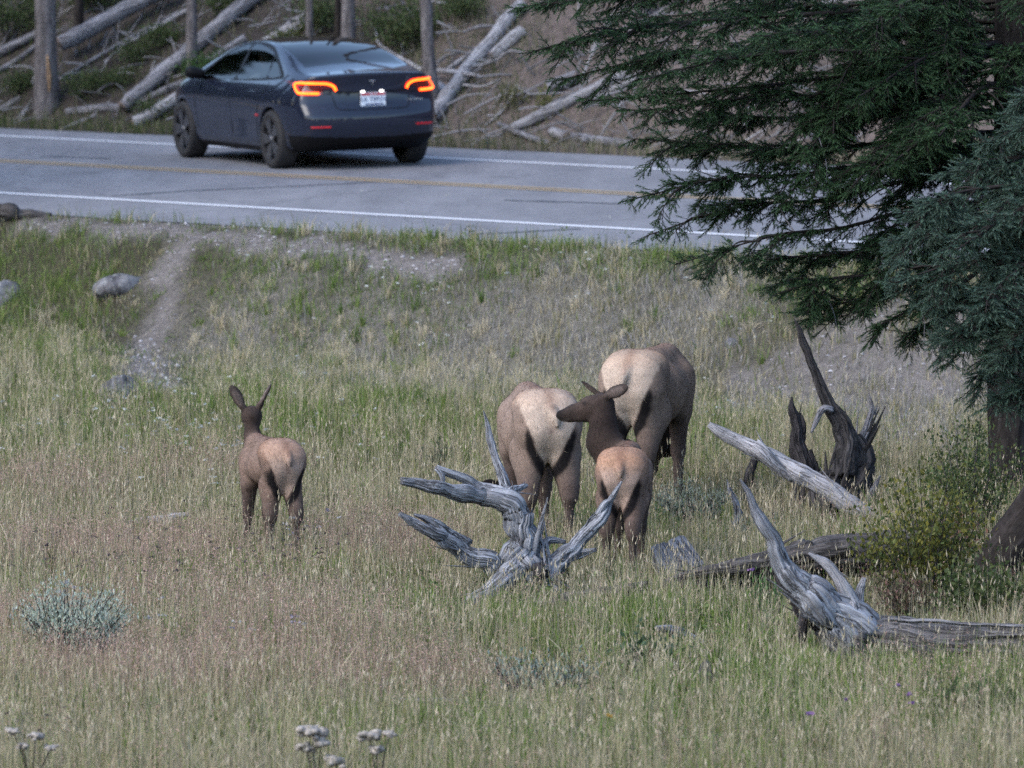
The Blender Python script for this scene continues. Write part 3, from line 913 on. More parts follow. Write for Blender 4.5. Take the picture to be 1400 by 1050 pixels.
def lettering(txt, size, y, z, mat, par, x):
    cu = bpy.data.curves.new('lettering', 'FONT')
    cu.body = txt; cu.size = size; cu.align_x = 'CENTER'; cu.align_y = 'CENTER'; cu.extrude = 0.0008; cu.resolution_u = 3
    o = bpy.data.objects.new('lettering_source', cu)
    COL.objects.link(o)
    me = bpy.data.meshes.new_from_object(o.evaluated_get(bpy.context.evaluated_depsgraph_get()))
    bpy.data.objects.remove(o); bpy.data.curves.remove(cu)
    ob = bpy.data.objects.new('lettering', me)
    COL.objects.link(ob)
    ob.parent = par
    me.materials.clear(); me.materials.append(mat)
    ob.location = (x, y, z)
    ob.rotation_euler = Matrix(((0, 0, -1), (-1, 0, 0), (0, 1, 0))).to_euler()
    return ob
lettering('1A T893V', 0.077, 0, 0.792, M['plate_blue'], plate, px_ - 0.003)
lettering('IDAHO', 0.026, 0, 0.853, M['plate_white'], plate, px_ - 0.004)
M['chrome'] = plain('bright_badge', (0.55, 0.56, 0.58), 0.25, metal=0.8, var=0.05)
lettering('DUAL MOTOR', 0.030, -0.515, 0.775, M['chrome'], car, rear_x(-0.515, 0.775, 0.012)[0] - 0.02).rotation_euler.rotate_axis('Y', R(-12))
for s in (1, -1):
    p = rear_x(s * 0.115, 0.884, 0.012)
    mb = MB(); tube(mb, [p + [0, -0.02, 0], p + [0, 0.02, 0]], 0.010, 8); mb.build('plate_lamp', M['plate_light'], car)
# boot emblem: a small bright T-like mark
em = MB(); e0 = rear_x(0, 0.985, 0.006)
tube(em, [e0 + [0, -0.035, 0.022], e0 + [0, 0, 0.026], e0 + [0, 0.035, 0.022]], 0.005, 6)
tube(em, [e0 + [0, 0, 0.022], e0 + [0, 0, -0.03]], [0.006, 0.002], 6)
em.build('emblem', M['chrome'], car)
# side markers
for x, z, nm in ((2.06, 0.60, 'side_marker'), (-1.03, 0.60, 'side_marker')):
    yy = float(car_W(np.array(x), np.array(z)))
    if x > 0: yy -= 0.065
    mb = MB(); tube(mb, [(x - 0.03, yy + 0.001, z), (x + 0.03, yy - 0.001 - 0.02 * (x > 0), z)], 0.014, 8); mb.build(nm, M['reflector'], car)
# mirrors
for s in (1, -1):
    V, Q, C = skin([Cn((0.80, s * 1.02, 1.03), (0.78, s * 0.92, 1.02), 0.075, 0.06, (1, 1, 1)), Cn((0.83, s * 0.92, 0.99), (0.80, s * 0.84, 0.965), 0.03, 0.025, (1, 1, 1))], 0.016, 0.04)
    mesh_np('wing_mirror', V, Q, M['black'], car)
# wheels
def lathe(prof, n=40):
    prof = np.asarray(prof, float)
    an = np.linspace(0, 2 * math.pi, n, endpoint=False)
    V = np.stack([np.stack([np.cos(a) * prof[:, 0], prof[:, 1], np.sin(a) * prof[:, 0]], -1) for a in an]).reshape(-1, 3)
    k = len(prof); ii = np.arange(n * k).reshape(n, k); jj = np.roll(ii, -1, 0)
    Q = np.stack([ii[:, :-1], ii[:, 1:], jj[:, 1:], jj[:, :-1]], -1).reshape(-1, 4)
    return V, Q
tyV, tyQ = lathe([(0.225, 0.105), (0.245, 0.118), (0.30, 0.122), (0.325, 0.108), (0.334, 0.085), (0.335, 0.0), (0.334, -0.085), (0.325, -0.108), (0.30, -0.12), (0.24, -0.115)], 48)
rbV, rbQ = lathe([(0.002, 0.05), (0.15, 0.045), (0.222, 0.06), (0.236, 0.108), (0.232, 0.114)], 48)
def spoke(k):
    a0 = 2 * math.pi * k / 5
    out = []
    for dy in (0.0, 0.022):
        for r_, hw in ((0.045, 0.030), (0.12, 0.050), (0.20, 0.068), (0.228, 0.074)):
            for s in (-1, 1):
                x, z = r_, s * hw
                out.append((x * math.cos(a0) - z * math.sin(a0), 0.085 + 0.018 * (r_ / 0.23) + dy * (1 - 0.3 * abs(s)), x * math.sin(a0) + z * math.cos(a0)))
    Q = []
    for i in range(3):
        a_ = 2 * i
        Q += [(8 + a_, 8 + a_ + 1, 8 + a_ + 3, 8 + a_ + 2), (a_, a_ + 8, a_ + 10, a_ + 2), (a_ + 1, a_ + 3, a_ + 11, a_ + 9)]
    Q += [(6, 14, 15, 7)]
    return np.array(out), np.array(Q)
for x, s in ((1.4375, 1), (1.4375, -1), (-1.4375, 1), (-1.4375, -1)):
    wh = thing('wheel', None, None, (x, s * 0.80, 0.335), 0 if s > 0 else math.pi)
    wh.parent = car
    mesh_np('tyre', tyV, tyQ[:, ::-1], M['rubber'], wh)
    mesh_np('rim', rbV, rbQ[:, ::-1], M['rimdark'], wh)
    for k in range(5):
        V, Q = spoke(k); mesh_np('spoke', V, Q, M['rim'], wh, False)
    V, Q = lathe([(0.001, 0.125), (0.035, 0.122), (0.05, 0.10), (0.05, 0.06)], 20); mesh_np('hub_cap', V, Q[:, ::-1], M['rim'], wh)
# cabin
for sx, sy in ((0.0, 0.37), (0.0, -0.37), (-0.95, 0.37), (-0.95, -0.37)):
    V, Q, C = skin([Cn((sx - 0.02, sy - 0.13, 0.62), (sx - 0.20, sy - 0.11, 1.00), 0.09, 0.07, (1, 1, 1)), Cn((sx - 0.02, sy + 0.13, 0.62), (sx - 0.20, sy + 0.11, 1.00), 0.09, 0.07, (1, 1, 1)),
                    Cn((sx - 0.22, sy - 0.06, 1.12), (sx - 0.22, sy + 0.06, 1.12), 0.06, 0.06, (1, 1, 1)), Cn((sx - 0.02, sy - 0.12, 0.48), (sx + 0.40, sy - 0.1, 0.50), 0.1, 0.09, (1, 1, 1)), Cn((sx - 0.02, sy + 0.12, 0.48), (sx + 0.40, sy + 0.1, 0.50), 0.1, 0.09, (1, 1, 1))], 0.03, 0.08)
    mesh_np('seat', V, Q, M['seat'], car)
slab('cabin_floor', -0.80, 0.80, 0.36, 0.42, -1.8, 1.2, M['seat'], car)
slab('dashboard', -0.72, 0.72, 0.72, 0.93, 0.72, 1.12, M['seat'], car)
mb = MB(); tube(mb, [(0.55 + 0.06 * math.sin(a_), 0.37 + 0.17 * math.cos(a_), 0.86 + 0.16 * math.sin(a_)) for a_ in np.linspace(0, 2 * math.pi, 22)], 0.016, 6); mb.build('steering_wheel', M['seat'], car)
# the driver
skin_c, hair_c, shirt, trous = (0.36, 0.22, 0.16), (0.012, 0.009, 0.008), (0.42, 0.42, 0.46), (0.04, 0.045, 0.07)
dx_, dy_ = 0.0, 0.37
prm = [Cn((dx_ + 0.08, dy_, 0.62), (dx_ - 0.02, dy_, 0.86), 0.13, 0.14, shirt), Cn((dx_ - 0.03, dy_ - 0.13, 0.95), (dx_ - 0.03, dy_ + 0.13, 0.95), 0.085, 0.085, shirt),
       Cn((dx_ - 0.02, dy_, 0.98), (dx_ + 0.01, dy_, 1.10), 0.06, 0.055, skin_c, cw=0.01), El((dx_ + 0.03, dy_, 1.20), np.eye(3), (0.095, 0.075, 0.115), skin_c, cw=0.01),
       El((dx_ + 0.02, dy_, 1.225), np.eye(3), (0.105, 0.088, 0.112), hair_c, cw=0.008), Cn((dx_ - 0.05, dy_, 1.16), (dx_ - 0.06, dy_, 1.06), 0.07, 0.045, hair_c, cw=0.008),
       Cn((dx_ + 0.118, dy_, 1.195), (dx_ + 0.135, dy_, 1.175), 0.012, 0.014, skin_c, k=0.01, cw=0.006), El((dx_ + 0.10, dy_, 1.14), np.eye(3), (0.03, 0.04, 0.022), skin_c, k=0.02, cw=0.006)]
for s in (1, -1):
    prm += [Cn((dx_ - 0.03, dy_ + s * 0.19, 0.94), (dx_ + 0.18, dy_ + s * 0.24, 0.72), 0.062, 0.05, shirt), Cn((dx_ + 0.18, dy_ + s * 0.24, 0.72), (dx_ + 0.50, dy_ + s * 0.16, 0.86), 0.045, 0.032, skin_c),
            Cn((dx_ + 0.50, dy_ + s * 0.16, 0.86), (dx_ + 0.56, dy_ + s * 0.15, 0.89), 0.036, 0.03, skin_c), Cn((dx_ + 0.08, dy_ + s * 0.09, 0.62), (dx_ + 0.52, dy_ + s * 0.11, 0.66), 0.095, 0.07, trous),
            Cn((dx_ + 0.52, dy_ + s * 0.11, 0.66), (dx_ + 0.78, dy_ + s * 0.1, 0.48), 0.065, 0.05, trous)]
V, Q, C = skin(prm, 0.014, 0.035)
m, t, b = newmat('driver_skin_and_clothes')
a_ = N(t, 'ShaderNodeAttribute'); a_.attribute_name = 'Col'
t.links.new(a_.outputs['Color'], b.inputs['Base Color']); b.inputs['Roughness'].default_value = 0.7
drv = mesh_np('person', V, Q, m, cols=C)
drv.location = car.location; drv.rotation_euler = car.rotation_euler
tag(drv, 'dark-haired driver in a pale shirt sitting inside the car', 'person')

# ------------------------------------------------------------------ elk
m, t, b = newmat('elk_coat')
a_ = N(t, 'ShaderNodeAttribute'); a_.attribute_name = 'Col'
co = coords(t)
f1 = noise(t, 1.0, 5, 0.7, coords(t, 'Object', (26, 60, 60)), 0.4)
f2 = noise(t, 5.0, 4, 0.6, co)
f3 = noise(t, 1.0, 3, 0.7, coords(t, 'Object', (90, 260, 160)))
k = mix(t, 1.0, a_.outputs['Color'], ramp(t, f1, [(0.3, 0.80), (0.7, 1.16)]), 'MULTIPLY')
k = mix(t, 1.0, k, ramp(t, f2, [(0.3, 0.84), (0.7, 1.12)]), 'MULTIPLY')
k = mix(t, 1.0, k, ramp(t, f3, [(0.3, 0.90), (0.7, 1.08)]), 'MULTIPLY')
t.links.new(k, b.inputs['Base Color'])
b.inputs['Roughness'].default_value = 0.85; b.inputs['Specular IOR Level'].default_value = 0.15
b.inputs['Sheen Weight'].default_value = 0.02; b.inputs['Sheen Roughness'].default_value = 0.5
h_ = N(t, 'ShaderNodeMath', operation='ADD'); t.links.new(f1, h_.inputs[0]); t.links.new(f3, h_.inputs[1])
bump(t, b, h_.outputs[0], 0.35, 0.012)
M['coat'] = m
M['hair'] = leafmat('elk_hair', 0.0, 0.8, 0.1)
def rotz(v, a):
    c, s = math.cos(a), math.sin(a)
    return np.array([v[0] * c - v[1] * s, v[0] * s + v[1] * c, v[2]])
def nrm(v): v = np.asarray(v, float); return v / np.linalg.norm(v)
def make_elk(label, pos, heading, S, neck, hdir, hup, ears, calf=False, rustc=0.85, narrow=1.0, hind=((0, 0), (0, 0)), front=((0, 0), (0, 0)), tail_side=0.0, h=0.013, bend=0.0, tilt=0.0):
    """local x = forward, y = left, z = up; a cow of rump height 1.35 m, scaled by S"""
    BODY = np.array((0.245, 0.176, 0.140)); DARK = np.array((0.022, 0.0145, 0.013)); LEG = np.array((0.090, 0.065, 0.057)); RUMP = np.array((0.50, 0.39, 0.31)); STR = np.array((0.005, 0.0045, 0.006)); BEL = np.array((0.022, 0.016, 0.014))
    if calf:
        BODY = np.array((0.205, 0.138, 0.108)); RUMP = np.array((0.37, 0.265, 0.21)); LEG = np.array((0.075, 0.055, 0.048))
    pr = []
    thin = 0.84 if calf else 0.90
    wy = (0.86 if calf else 0.90) * narrow; thin *= narrow
    # trunk
    pr += [Cn((-0.62, 0, 1.07), (-0.05, 0, 0.98), 0.25 * thin, 0.325 * thin, BODY), Cn((-0.05, 0, 0.98), (0.42, 0, 1.00), 0.325 * thin, 0.275 * thin, BODY),
           Cn((-0.55, 0, 1.20), (0.0, 0, 1.20), 0.15, 0.13, BODY), Cn((0.0, 0, 1.20), (0.48, 0, 1.23), 0.13, 0.12, BODY), Cn((0.42, 0, 0.95), (0.58, 0, 1.03), 0.24 * thin, 0.20 * thin, BODY)]
    if calf: pr[0]['b'][2] += 0.05; pr[1]['a'][2] += 0.05
    for i, s in enumerate((1, -1)):
        hx, hy = hind[i]; fx, fy = front[i]
        # haunch
        pr += [Cn((-0.66, s * 0.10, 1.15), (-0.50, s * 0.14, 1.20), 0.185, 0.15, BODY, k=0.09), Cn((-0.68, s * 0.115, 1.05), (-0.52, s * 0.165, 0.82), 0.195 * thin, 0.15 * thin, BODY, k=0.07),
               Cn((-0.73, s * 0.105, 1.02), (-0.70 + hx * 0.5, s * 0.14 + hy * 0.5, 0.74), 0.14 * thin, 0.098 * thin, BODY, k=0.08), Cn((-0.68 + hx * 0.5, s * 0.145 + hy * 0.5, 0.78), (-0.75 + hx, s * 0.155 + hy, 0.52), 0.105 * thin, 0.056, BODY * 0.6, k=0.08),
               Cn((-0.50, s * 0.185, 0.86), (-0.72 + hx, s * 0.16 + hy, 0.58), 0.145 * thin, 0.070, BODY * 0.7, k=0.08), Cn((-0.76 + hx, s * 0.155 + hy, 0.60), (-0.76 + hx, s * 0.155 + hy, 0.50), 0.058, 0.052, LEG),
               Cn((-0.75 + hx, s * 0.155 + hy, 0.52), (-0.70 + hx, s * 0.15 + hy, 0.14), 0.046, 0.036, LEG), Cn((-0.70 + hx, s * 0.15 + hy, 0.15), (-0.65 + hx, s * 0.15 + hy, 0.07), 0.040, 0.036, LEG),
               Cn((-0.65 + hx, s * 0.15 + hy, 0.055), (-0.60 + hx, s * 0.15 + hy, 0.035), 0.042, 0.036, STR, cw=0.01)]
        # shoulder and foreleg
        pr += [Cn((0.42, s * 0.13, 1.08), (0.36, s * 0.17, 0.80), 0.17 * thin, 0.115 * thin, BODY, k=0.07), Cn((0.36, s * 0.16, 0.80), (0.40 + fx * 0.5, s * 0.145 + fy * 0.5, 0.46), 0.095, 0.056, LEG), Cn((0.40 + fx * 0.5, s * 0.145 + fy * 0.5, 0.47), (0.41 + fx, s * 0.14 + fy, 0.13), 0.050, 0.036, LEG),
               Cn((0.41 + fx, s * 0.14 + fy, 0.13), (0.45 + fx, s * 0.14 + fy, 0.035), 0.040, 0.042, STR, cw=0.02)]
    # tail
    pr += [Cn((-0.83, 0, 1.215), (-0.885, tail_side * 0.04, 1.15), 0.042, 0.036, RUMP, k=0.03), Cn((-0.885, tail_side * 0.04, 1.15), (-0.90, tail_side * 0.05, 1.085), 0.034, 0.018, RUMP, k=0.02)]
    # neck and head
    neck = [np.array(q, float) for q in neck]
    for a, b2 in zip(neck[:-1], neck[1:]):
        ca = BODY * 0.22 if a is neck[0] else DARK
        pr.append(Cn(a[:3], b2[:3], a[3], b2[3], ca if a is neck[0] else DARK, k=0.06))
    Pn = neck[-1][:3]; hd = nrm(hdir); hu = np.asarray(hup, float); hu = nrm(hu - hd * (hu @ hd)); hr = np.cross(hd, hu)
    hs = 1.20 if calf else 1.0
    FACE = np.array((0.068, 0.047, 0.039)); MUZ = np.array((0.009, 0.0075, 0.008))
    w_ = lambda a, b2, c2: Pn + hs * (hd * a + hu * b2 + hr * c2)
    pr += [Cn(w_(0.0, 0.0, 0), w_(0.10, 0.005, 0), 0.088 * hs, 0.092 * hs, FACE, k=0.04), Cn(w_(0.10, 0.0, 0), w_(0.27, -0.012, 0), 0.088 * hs, 0.056 * hs, FACE, k=0.04),
           Cn(w_(0.26, -0.010, 0), w_(0.365, -0.020, 0), 0.058 * hs, 0.045 * hs, MUZ, k=0.03, cw=0.015), Cn(w_(0.04, -0.06, 0), w_(0.30, -0.055, 0), 0.074 * hs, 0.038 * hs, FACE, k=0.03),
           Cn(w_(0.33, -0.058, 0), w_(0.37, -0.056, 0), 0.022 * hs, 0.018 * hs, (0.30, 0.26, 0.22), k=0.012, cw=0.008)]
    for s in (1, -1):
        pr.append(El(w_(0.135, 0.035, s * 0.076), np.eye(3), (0.024 * hs, 0.024 * hs, 0.022 * hs), (0.010, 0.008, 0.008), k=0.012, cw=0.006))
        pr.append(El(w_(0.365, 0.008, s * 0.030), np.eye(3), (0.018, 0.016, 0.014), (0.008, 0.007, 0.007), k=0.010, cw=0.006))
    for s, (ed, en) in zip((1, -1), ears):
        base = w_(-0.02, 0.055, -s * 0.066)
        ed = nrm(ed); en = np.asarray(en, float); en = nrm(en - ed * (en @ ed)); ew = np.cross(ed, en)
        Lh = (0.128 if calf else 0.116) * hs
        pr.append(Cn(base, base + ed * 0.05 * hs, 0.030 * hs, 0.032 * hs, FACE * 0.8, k=0.02))
        pr.append(El(base + ed * (Lh + 0.02), np.stack([ed, ew, en]), (Lh, 0.058 * hs, (0.015 if calf else 0.022) * hs), (0.013, 0.010, 0.010), k=0.012, cw=0.02))
        if calf: pr.append(El(base + ed * (Lh + 0.005) + en * 0.016, np.stack([ed, ew, en]), (Lh * 0.66, 0.032 * hs, 0.009), (0.26, 0.20, 0.175), k=0.006, cw=0.008))
    # gentle sideways bend of the whole animal, then scale
    for p in pr:
        for key in ('a', 'b', 'c'):
            if key in p:
                q = p[key]
                if q[2] < 1.4 and q[0] < 0.60: q[1] *= wy
                if bend and q[0] > -0.2: q[1] += bend * (q[0] + 0.2) ** 2
                p[key] = q * S
        for key in ('ra', 'rb'):
            if key in p: p[key] = p[key] * S
        if 'rad' in p: p['rad'] = tuple(v * S for v in p['rad'])
        if 'k' in p: p['k'] *= S
        if 'cw' in p: p['cw'] *= S
    V, Q, C = skin(pr, h, 0.05 * S, sm=3)
    nv = vnormals(V, Q)
    B = V / S
    x, y, z = B[:, 0], B[:, 1], B[:, 2]
    ns = 0.035 * (fbm(x * 9 + y * 5, z * 9 + 4, 3) - 0.5)
    ay = np.abs(y) + ns
    isbody = (x < 0.30)
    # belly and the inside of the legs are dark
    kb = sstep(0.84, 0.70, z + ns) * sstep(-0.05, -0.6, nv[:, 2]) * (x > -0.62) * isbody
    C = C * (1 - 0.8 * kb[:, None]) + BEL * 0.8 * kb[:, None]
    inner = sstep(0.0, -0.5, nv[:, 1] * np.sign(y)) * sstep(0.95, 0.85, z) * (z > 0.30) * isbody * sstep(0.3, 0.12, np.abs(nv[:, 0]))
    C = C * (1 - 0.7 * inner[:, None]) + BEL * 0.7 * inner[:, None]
    # shade of coat on the flank: paler high, browner low
    # pale rump patch and the black line that edges it
    wp = np.interp(z, [0.66, 0.78, 0.90, 1.02, 1.12, 1.22, 1.40], [0.0, 0.045, 0.105, 0.165, 0.205, 0.235, 0.26])
    rearq = sstep(-0.50, -0.64, x + 0.25 * np.clip(1.18 - z, 0, 1) * 0.0)
    patch = rearq * sstep(wp + 0.012, wp - 0.012, ay) * sstep(0.68, 0.78, z)
    wl = np.interp(z, [0.56, 0.66, 0.76, 0.90, 1.00, 1.08], [0.0, 0.045, 0.090, 0.085, 0.055, 0.0])
    rs = sstep(-0.56, -0.66, x)
    line = rs * sstep(wp - 0.012, wp + 0.018, ay) * sstep(wp + wl + 0.03, wp + wl - 0.015, ay) * sstep(0.56, 0.66, z) * sstep(1.10, 1.03, z)
    C = C * (1 - patch[:, None]) + RUMP * patch[:, None]
    C = C * (1 - 0.96 * line[:, None]) + STR * 0.96 * line[:, None]
    # a pale tail, with dark skin just under it
    tl = sstep(0.03, 0.0, np.abs(np.hypot(y - tail_side * 0.04, 0) - 0.0) - 0.035) * (x < -0.845) * sstep(1.06, 1.09, z) * sstep(1.25, 1.22, z)
    C = C * (1 - tl[:, None]) + (RUMP * 0.92 + 0.02) * tl[:, None]
    ut = np.exp(-((y / 0.03) ** 2 + ((z - 1.045) / 0.04) ** 2)) * (x < -0.7)
    C = C * (1 - 0.55 * ut[:, None]) + np.array((0.10, 0.055, 0.05)) * 0.55 * ut[:, None]
    # rusty wash over the top of the rump and along the spine
    rust = sstep(1.18, 1.30, z + ns) * sstep(-0.30, -0.5, x) if not calf else sstep(1.06, 1.26, z + ns) * sstep(-0.35, -0.55, x)
    rc = np.array((0.36, 0.20, 0.125)) if calf else np.array((0.40, 0.27, 0.19))
    amt = (rustc if calf else 0.5) * rust
    C = C * (1 - amt[:, None]) + rc * amt[:, None]
    sp_ = np.exp(-(y / 0.05) ** 2) * sstep(0.3, 0.6, nv[:, 2]) * (x < 0.5) * (z > 1.1)
    C = C * (1 - 0.5 * sp_[:, None]) + np.array((0.17, 0.085, 0.055)) * 0.5 * sp_[:, None]
    C = np.clip(C * (0.93 + 0.14 * fbm(x * 14, z * 14 + y * 9, 3))[:, None], 0.004, 0.9)
    # fine unevenness of the coat along the surface
    V = V + nv * (0.006 * S * (fbm(x * 22 + y * 13, z * 22, 2) - 0.5))[:, None]
    o = mesh_np('elk_calf' if calf else 'elk_cow', V, Q, M['coat'], cols=C)
    o.location = tuple(float(v) for v in pos)
    o.rotation_euler = (0, tilt, R(90) + heading)
    # short hairs lying along the body
    r_ = np.random.default_rng(len(label))
    nh = 11000
    ar = np.linalg.norm(np.cross(V[Q[:, 2]] - V[Q[:, 0]], V[Q[:, 3]] - V[Q[:, 1]]), axis=1)
    fi = r_.choice(len(Q), nh, p=ar / ar.sum())
    wts = r_.dirichlet((1, 1, 1, 1), nh)
    hp = (V[Q[fi]] * wts[..., None]).sum(1); hn = nv[Q[fi, 0]]; hc = C[Q[fi, 0]]
    lay = np.array([-0.55, 0, -0.85]) + r_.normal(0, 0.28, (nh, 3)); lay = lay - hn * (lay * hn).sum(1)[:, None]; lay /= np.maximum(np.linalg.norm(lay, axis=1), 1e-6)[:, None]
    hl_ = (0.026 + 0.026 * r_.random(nh)) * S
    hl_ = hl_ * np.where(hp[:, 2] / S < 0.6, 0.5, 1.0)
    ww = np.cross(lay, hn) * 0.0011
    tipp = hp + lay * hl_[:, None] + hn * (hl_ * r_.uniform(0.12, 0.45, nh))[:, None]
    HV = np.stack([hp - ww - hn * 0.002, hp + ww - hn * 0.002, tipp], 1).reshape(-1, 3)
    fur = mesh_np('fur', HV, np.arange(3 * nh).reshape(-1, 3), M['hair'], o, False, np.repeat(np.clip(hc * r_.uniform(0.85, 1.15, (nh, 1)), 0.003, 0.9), 3, 0))
    fur.data.polygons.foreach_set('use_smooth', np.ones(nh, bool))
    fur.data.normals_split_custom_set_from_vertices([tuple(v) for v in np.repeat(hn, 3, 0)])
    fur['kind'] = 'stuff'
    tag(o, label, 'elk', 'elk in the meadow')
    return o
def foot(px, D, drop=0.02):
    X = (px - 700) / F * D
    return np.array([X, D, float(ground_z(X, D)) - drop])
EPOS = {}
EPOS['cowA'] = foot(733, 57.7)
EPOS['cowB'] = foot(892, 61.2)
EPOS['calfL'] = foot(365, 56.6)
EPOS['calfR'] = foot(857, 55.5)
down = [(0.55, 0, 1.08, 0.20), (0.88, 0, 0.78, 0.135), (1.08, 0, 0.48, 0.10), (1.16, 0, 0.36, 0.085)]
dn_ears = (((-0.3, 0.9, 0.3), (0.8, 0.2, 0)), ((-0.3, -0.9, 0.3), (0.8, -0.2, 0)))
make_elk('large pale cow elk seen from behind, its tail being nuzzled by a calf', EPOS['cowA'], R(8), 0.89, down, (0.35, 0.0, -1), (1, 0, 0.35), dn_ears, narrow=0.95, tail_side=-1.0, hind=((0.03, 0.03), (-0.02, -0.03)))
make_elk('cow elk standing farthest back, round brown flank turned to the right', EPOS['cowB'], R(-15), 0.93, [(0.55, 0, 1.08, 0.20), (0.85, 0.10, 0.78, 0.135), (0.98, 0.22, 0.48, 0.10), (1.02, 0.28, 0.36, 0.085)], (0.2, 0.3, -1), (1, 0, 0.35), dn_ears, narrow=0.95, tail_side=0.6, hind=((0.0, 0.02), (0.05, 0.0)))
make_elk('lone elk calf with raised ears looking away towards the road', EPOS['calfL'], R(17), 0.64, [(0.52, 0, 1.10, 0.140), (0.64, 0.0, 1.30, 0.086), (0.68, 0.0, 1.53, 0.070)], (1, -0.28, -0.22), (0.25, 0, 1),
         (((-0.10, 0.50, 0.88), (-0.75, 0.35, 0)), ((-0.15, -0.48, 0.95), (0.1, 0.8, 0.5))), calf=True, rustc=0.5, narrow=0.82, h=0.0095, tail_side=0.0, hind=((0.12, 0.04), (-0.03, 0.0)), front=((0.05, 0.03), (0, 0)))
make_elk('elk calf with rusty rump turning its dark head to nuzzle the pale cow', EPOS['calfR'], R(-5), 0.685, [(0.46, 0.08, 1.02, 0.205), (0.58, 0.34, 1.32, 0.170), (0.62, 0.29, 1.70, 0.120)], (0.04, 1.0, -0.20), (0.1, 0.2, 1),
         (((-0.35, -0.85, 0.42), (-0.9, 0.35, -0.1)), ((0.30, 0.75, 0.50), (-0.3, 0.5, -0.6))), calf=True, narrow=0.93, h=0.0095, tail_side=0.0, hind=((0.04, 0.03), (-0.06, 0.0)))

# ------------------------------------------------------------------ dead wood in the meadow
def wood(name, label, cat, base_px, parts, group=None, own=True):
    """parts: (part name, material, rows (px,py,r[,dY]), options); all about the depth where base_px meets the ground"""
    g = ground_at(*base_px)
    Y = g[1]
    root = thing(name, label, cat, g, 0, group)
    for i, (pn, mt, rows, kw) in enumerate(parts):
        mb = MB()
        kw = dict(kw); kw.setdefault('seed', len(label) * 31 + i); kw['sides'] = int(kw.get('sides', 22) * 2.0); kw.setdefault('knots', 1.2); kw.setdefault('gnarl', 0.22 if 'log' in pn or 'plank' in pn else 0.3 if pn == 'prong' else 0.7); kw.setdefault('crack', 0.22); kw.setdefault('step', 0.02)
        A3 = pix(rows, Y)
        sweep(mb, A3, **kw)
        rz_ = np.random.default_rng(kw['seed'] + 500)
        Cp = catmull(A3, 50); Tp = np.gradient(Cp[:, :3], axis=0); Tp /= np.linalg.norm(Tp, axis=1)[:, None]
        for _ in range(int(3 + 5 * (Cp[:, 3].mean() > 0.035))):          # torn splinters along the grain
            q = rz_.integers(6, 48); r0 = Cp[q, 3]
            nn_ = rz_.normal(0, 1, 3); nn_ -= Tp[q] * (nn_ @ Tp[q]); nn_ /= np.linalg.norm(nn_)
            p0 = Cp[q, :3] + nn_ * r0 * 0.85; L_ = r0 * rz_.uniform(1.2, 3.2)
            dd = Tp[q] * rz_.choice((1, 1, -1)) + nn_ * rz_.uniform(0.12, 0.5)
            sweep(mb, np.array([[*(p0 - dd * L_ * 0.3), r0 * 0.22], [*(p0 + dd * L_ * 0.3), r0 * 0.17], [*(p0 + dd * L_), r0 * 0.03]]), sides=7, n=7, ridge=0.2, rag=0, seed=int(q), cap=False, flat=0.5)
        mb.V = [v - g for v in mb.V]
        mb.build(pn, M[mt], root)
    return root
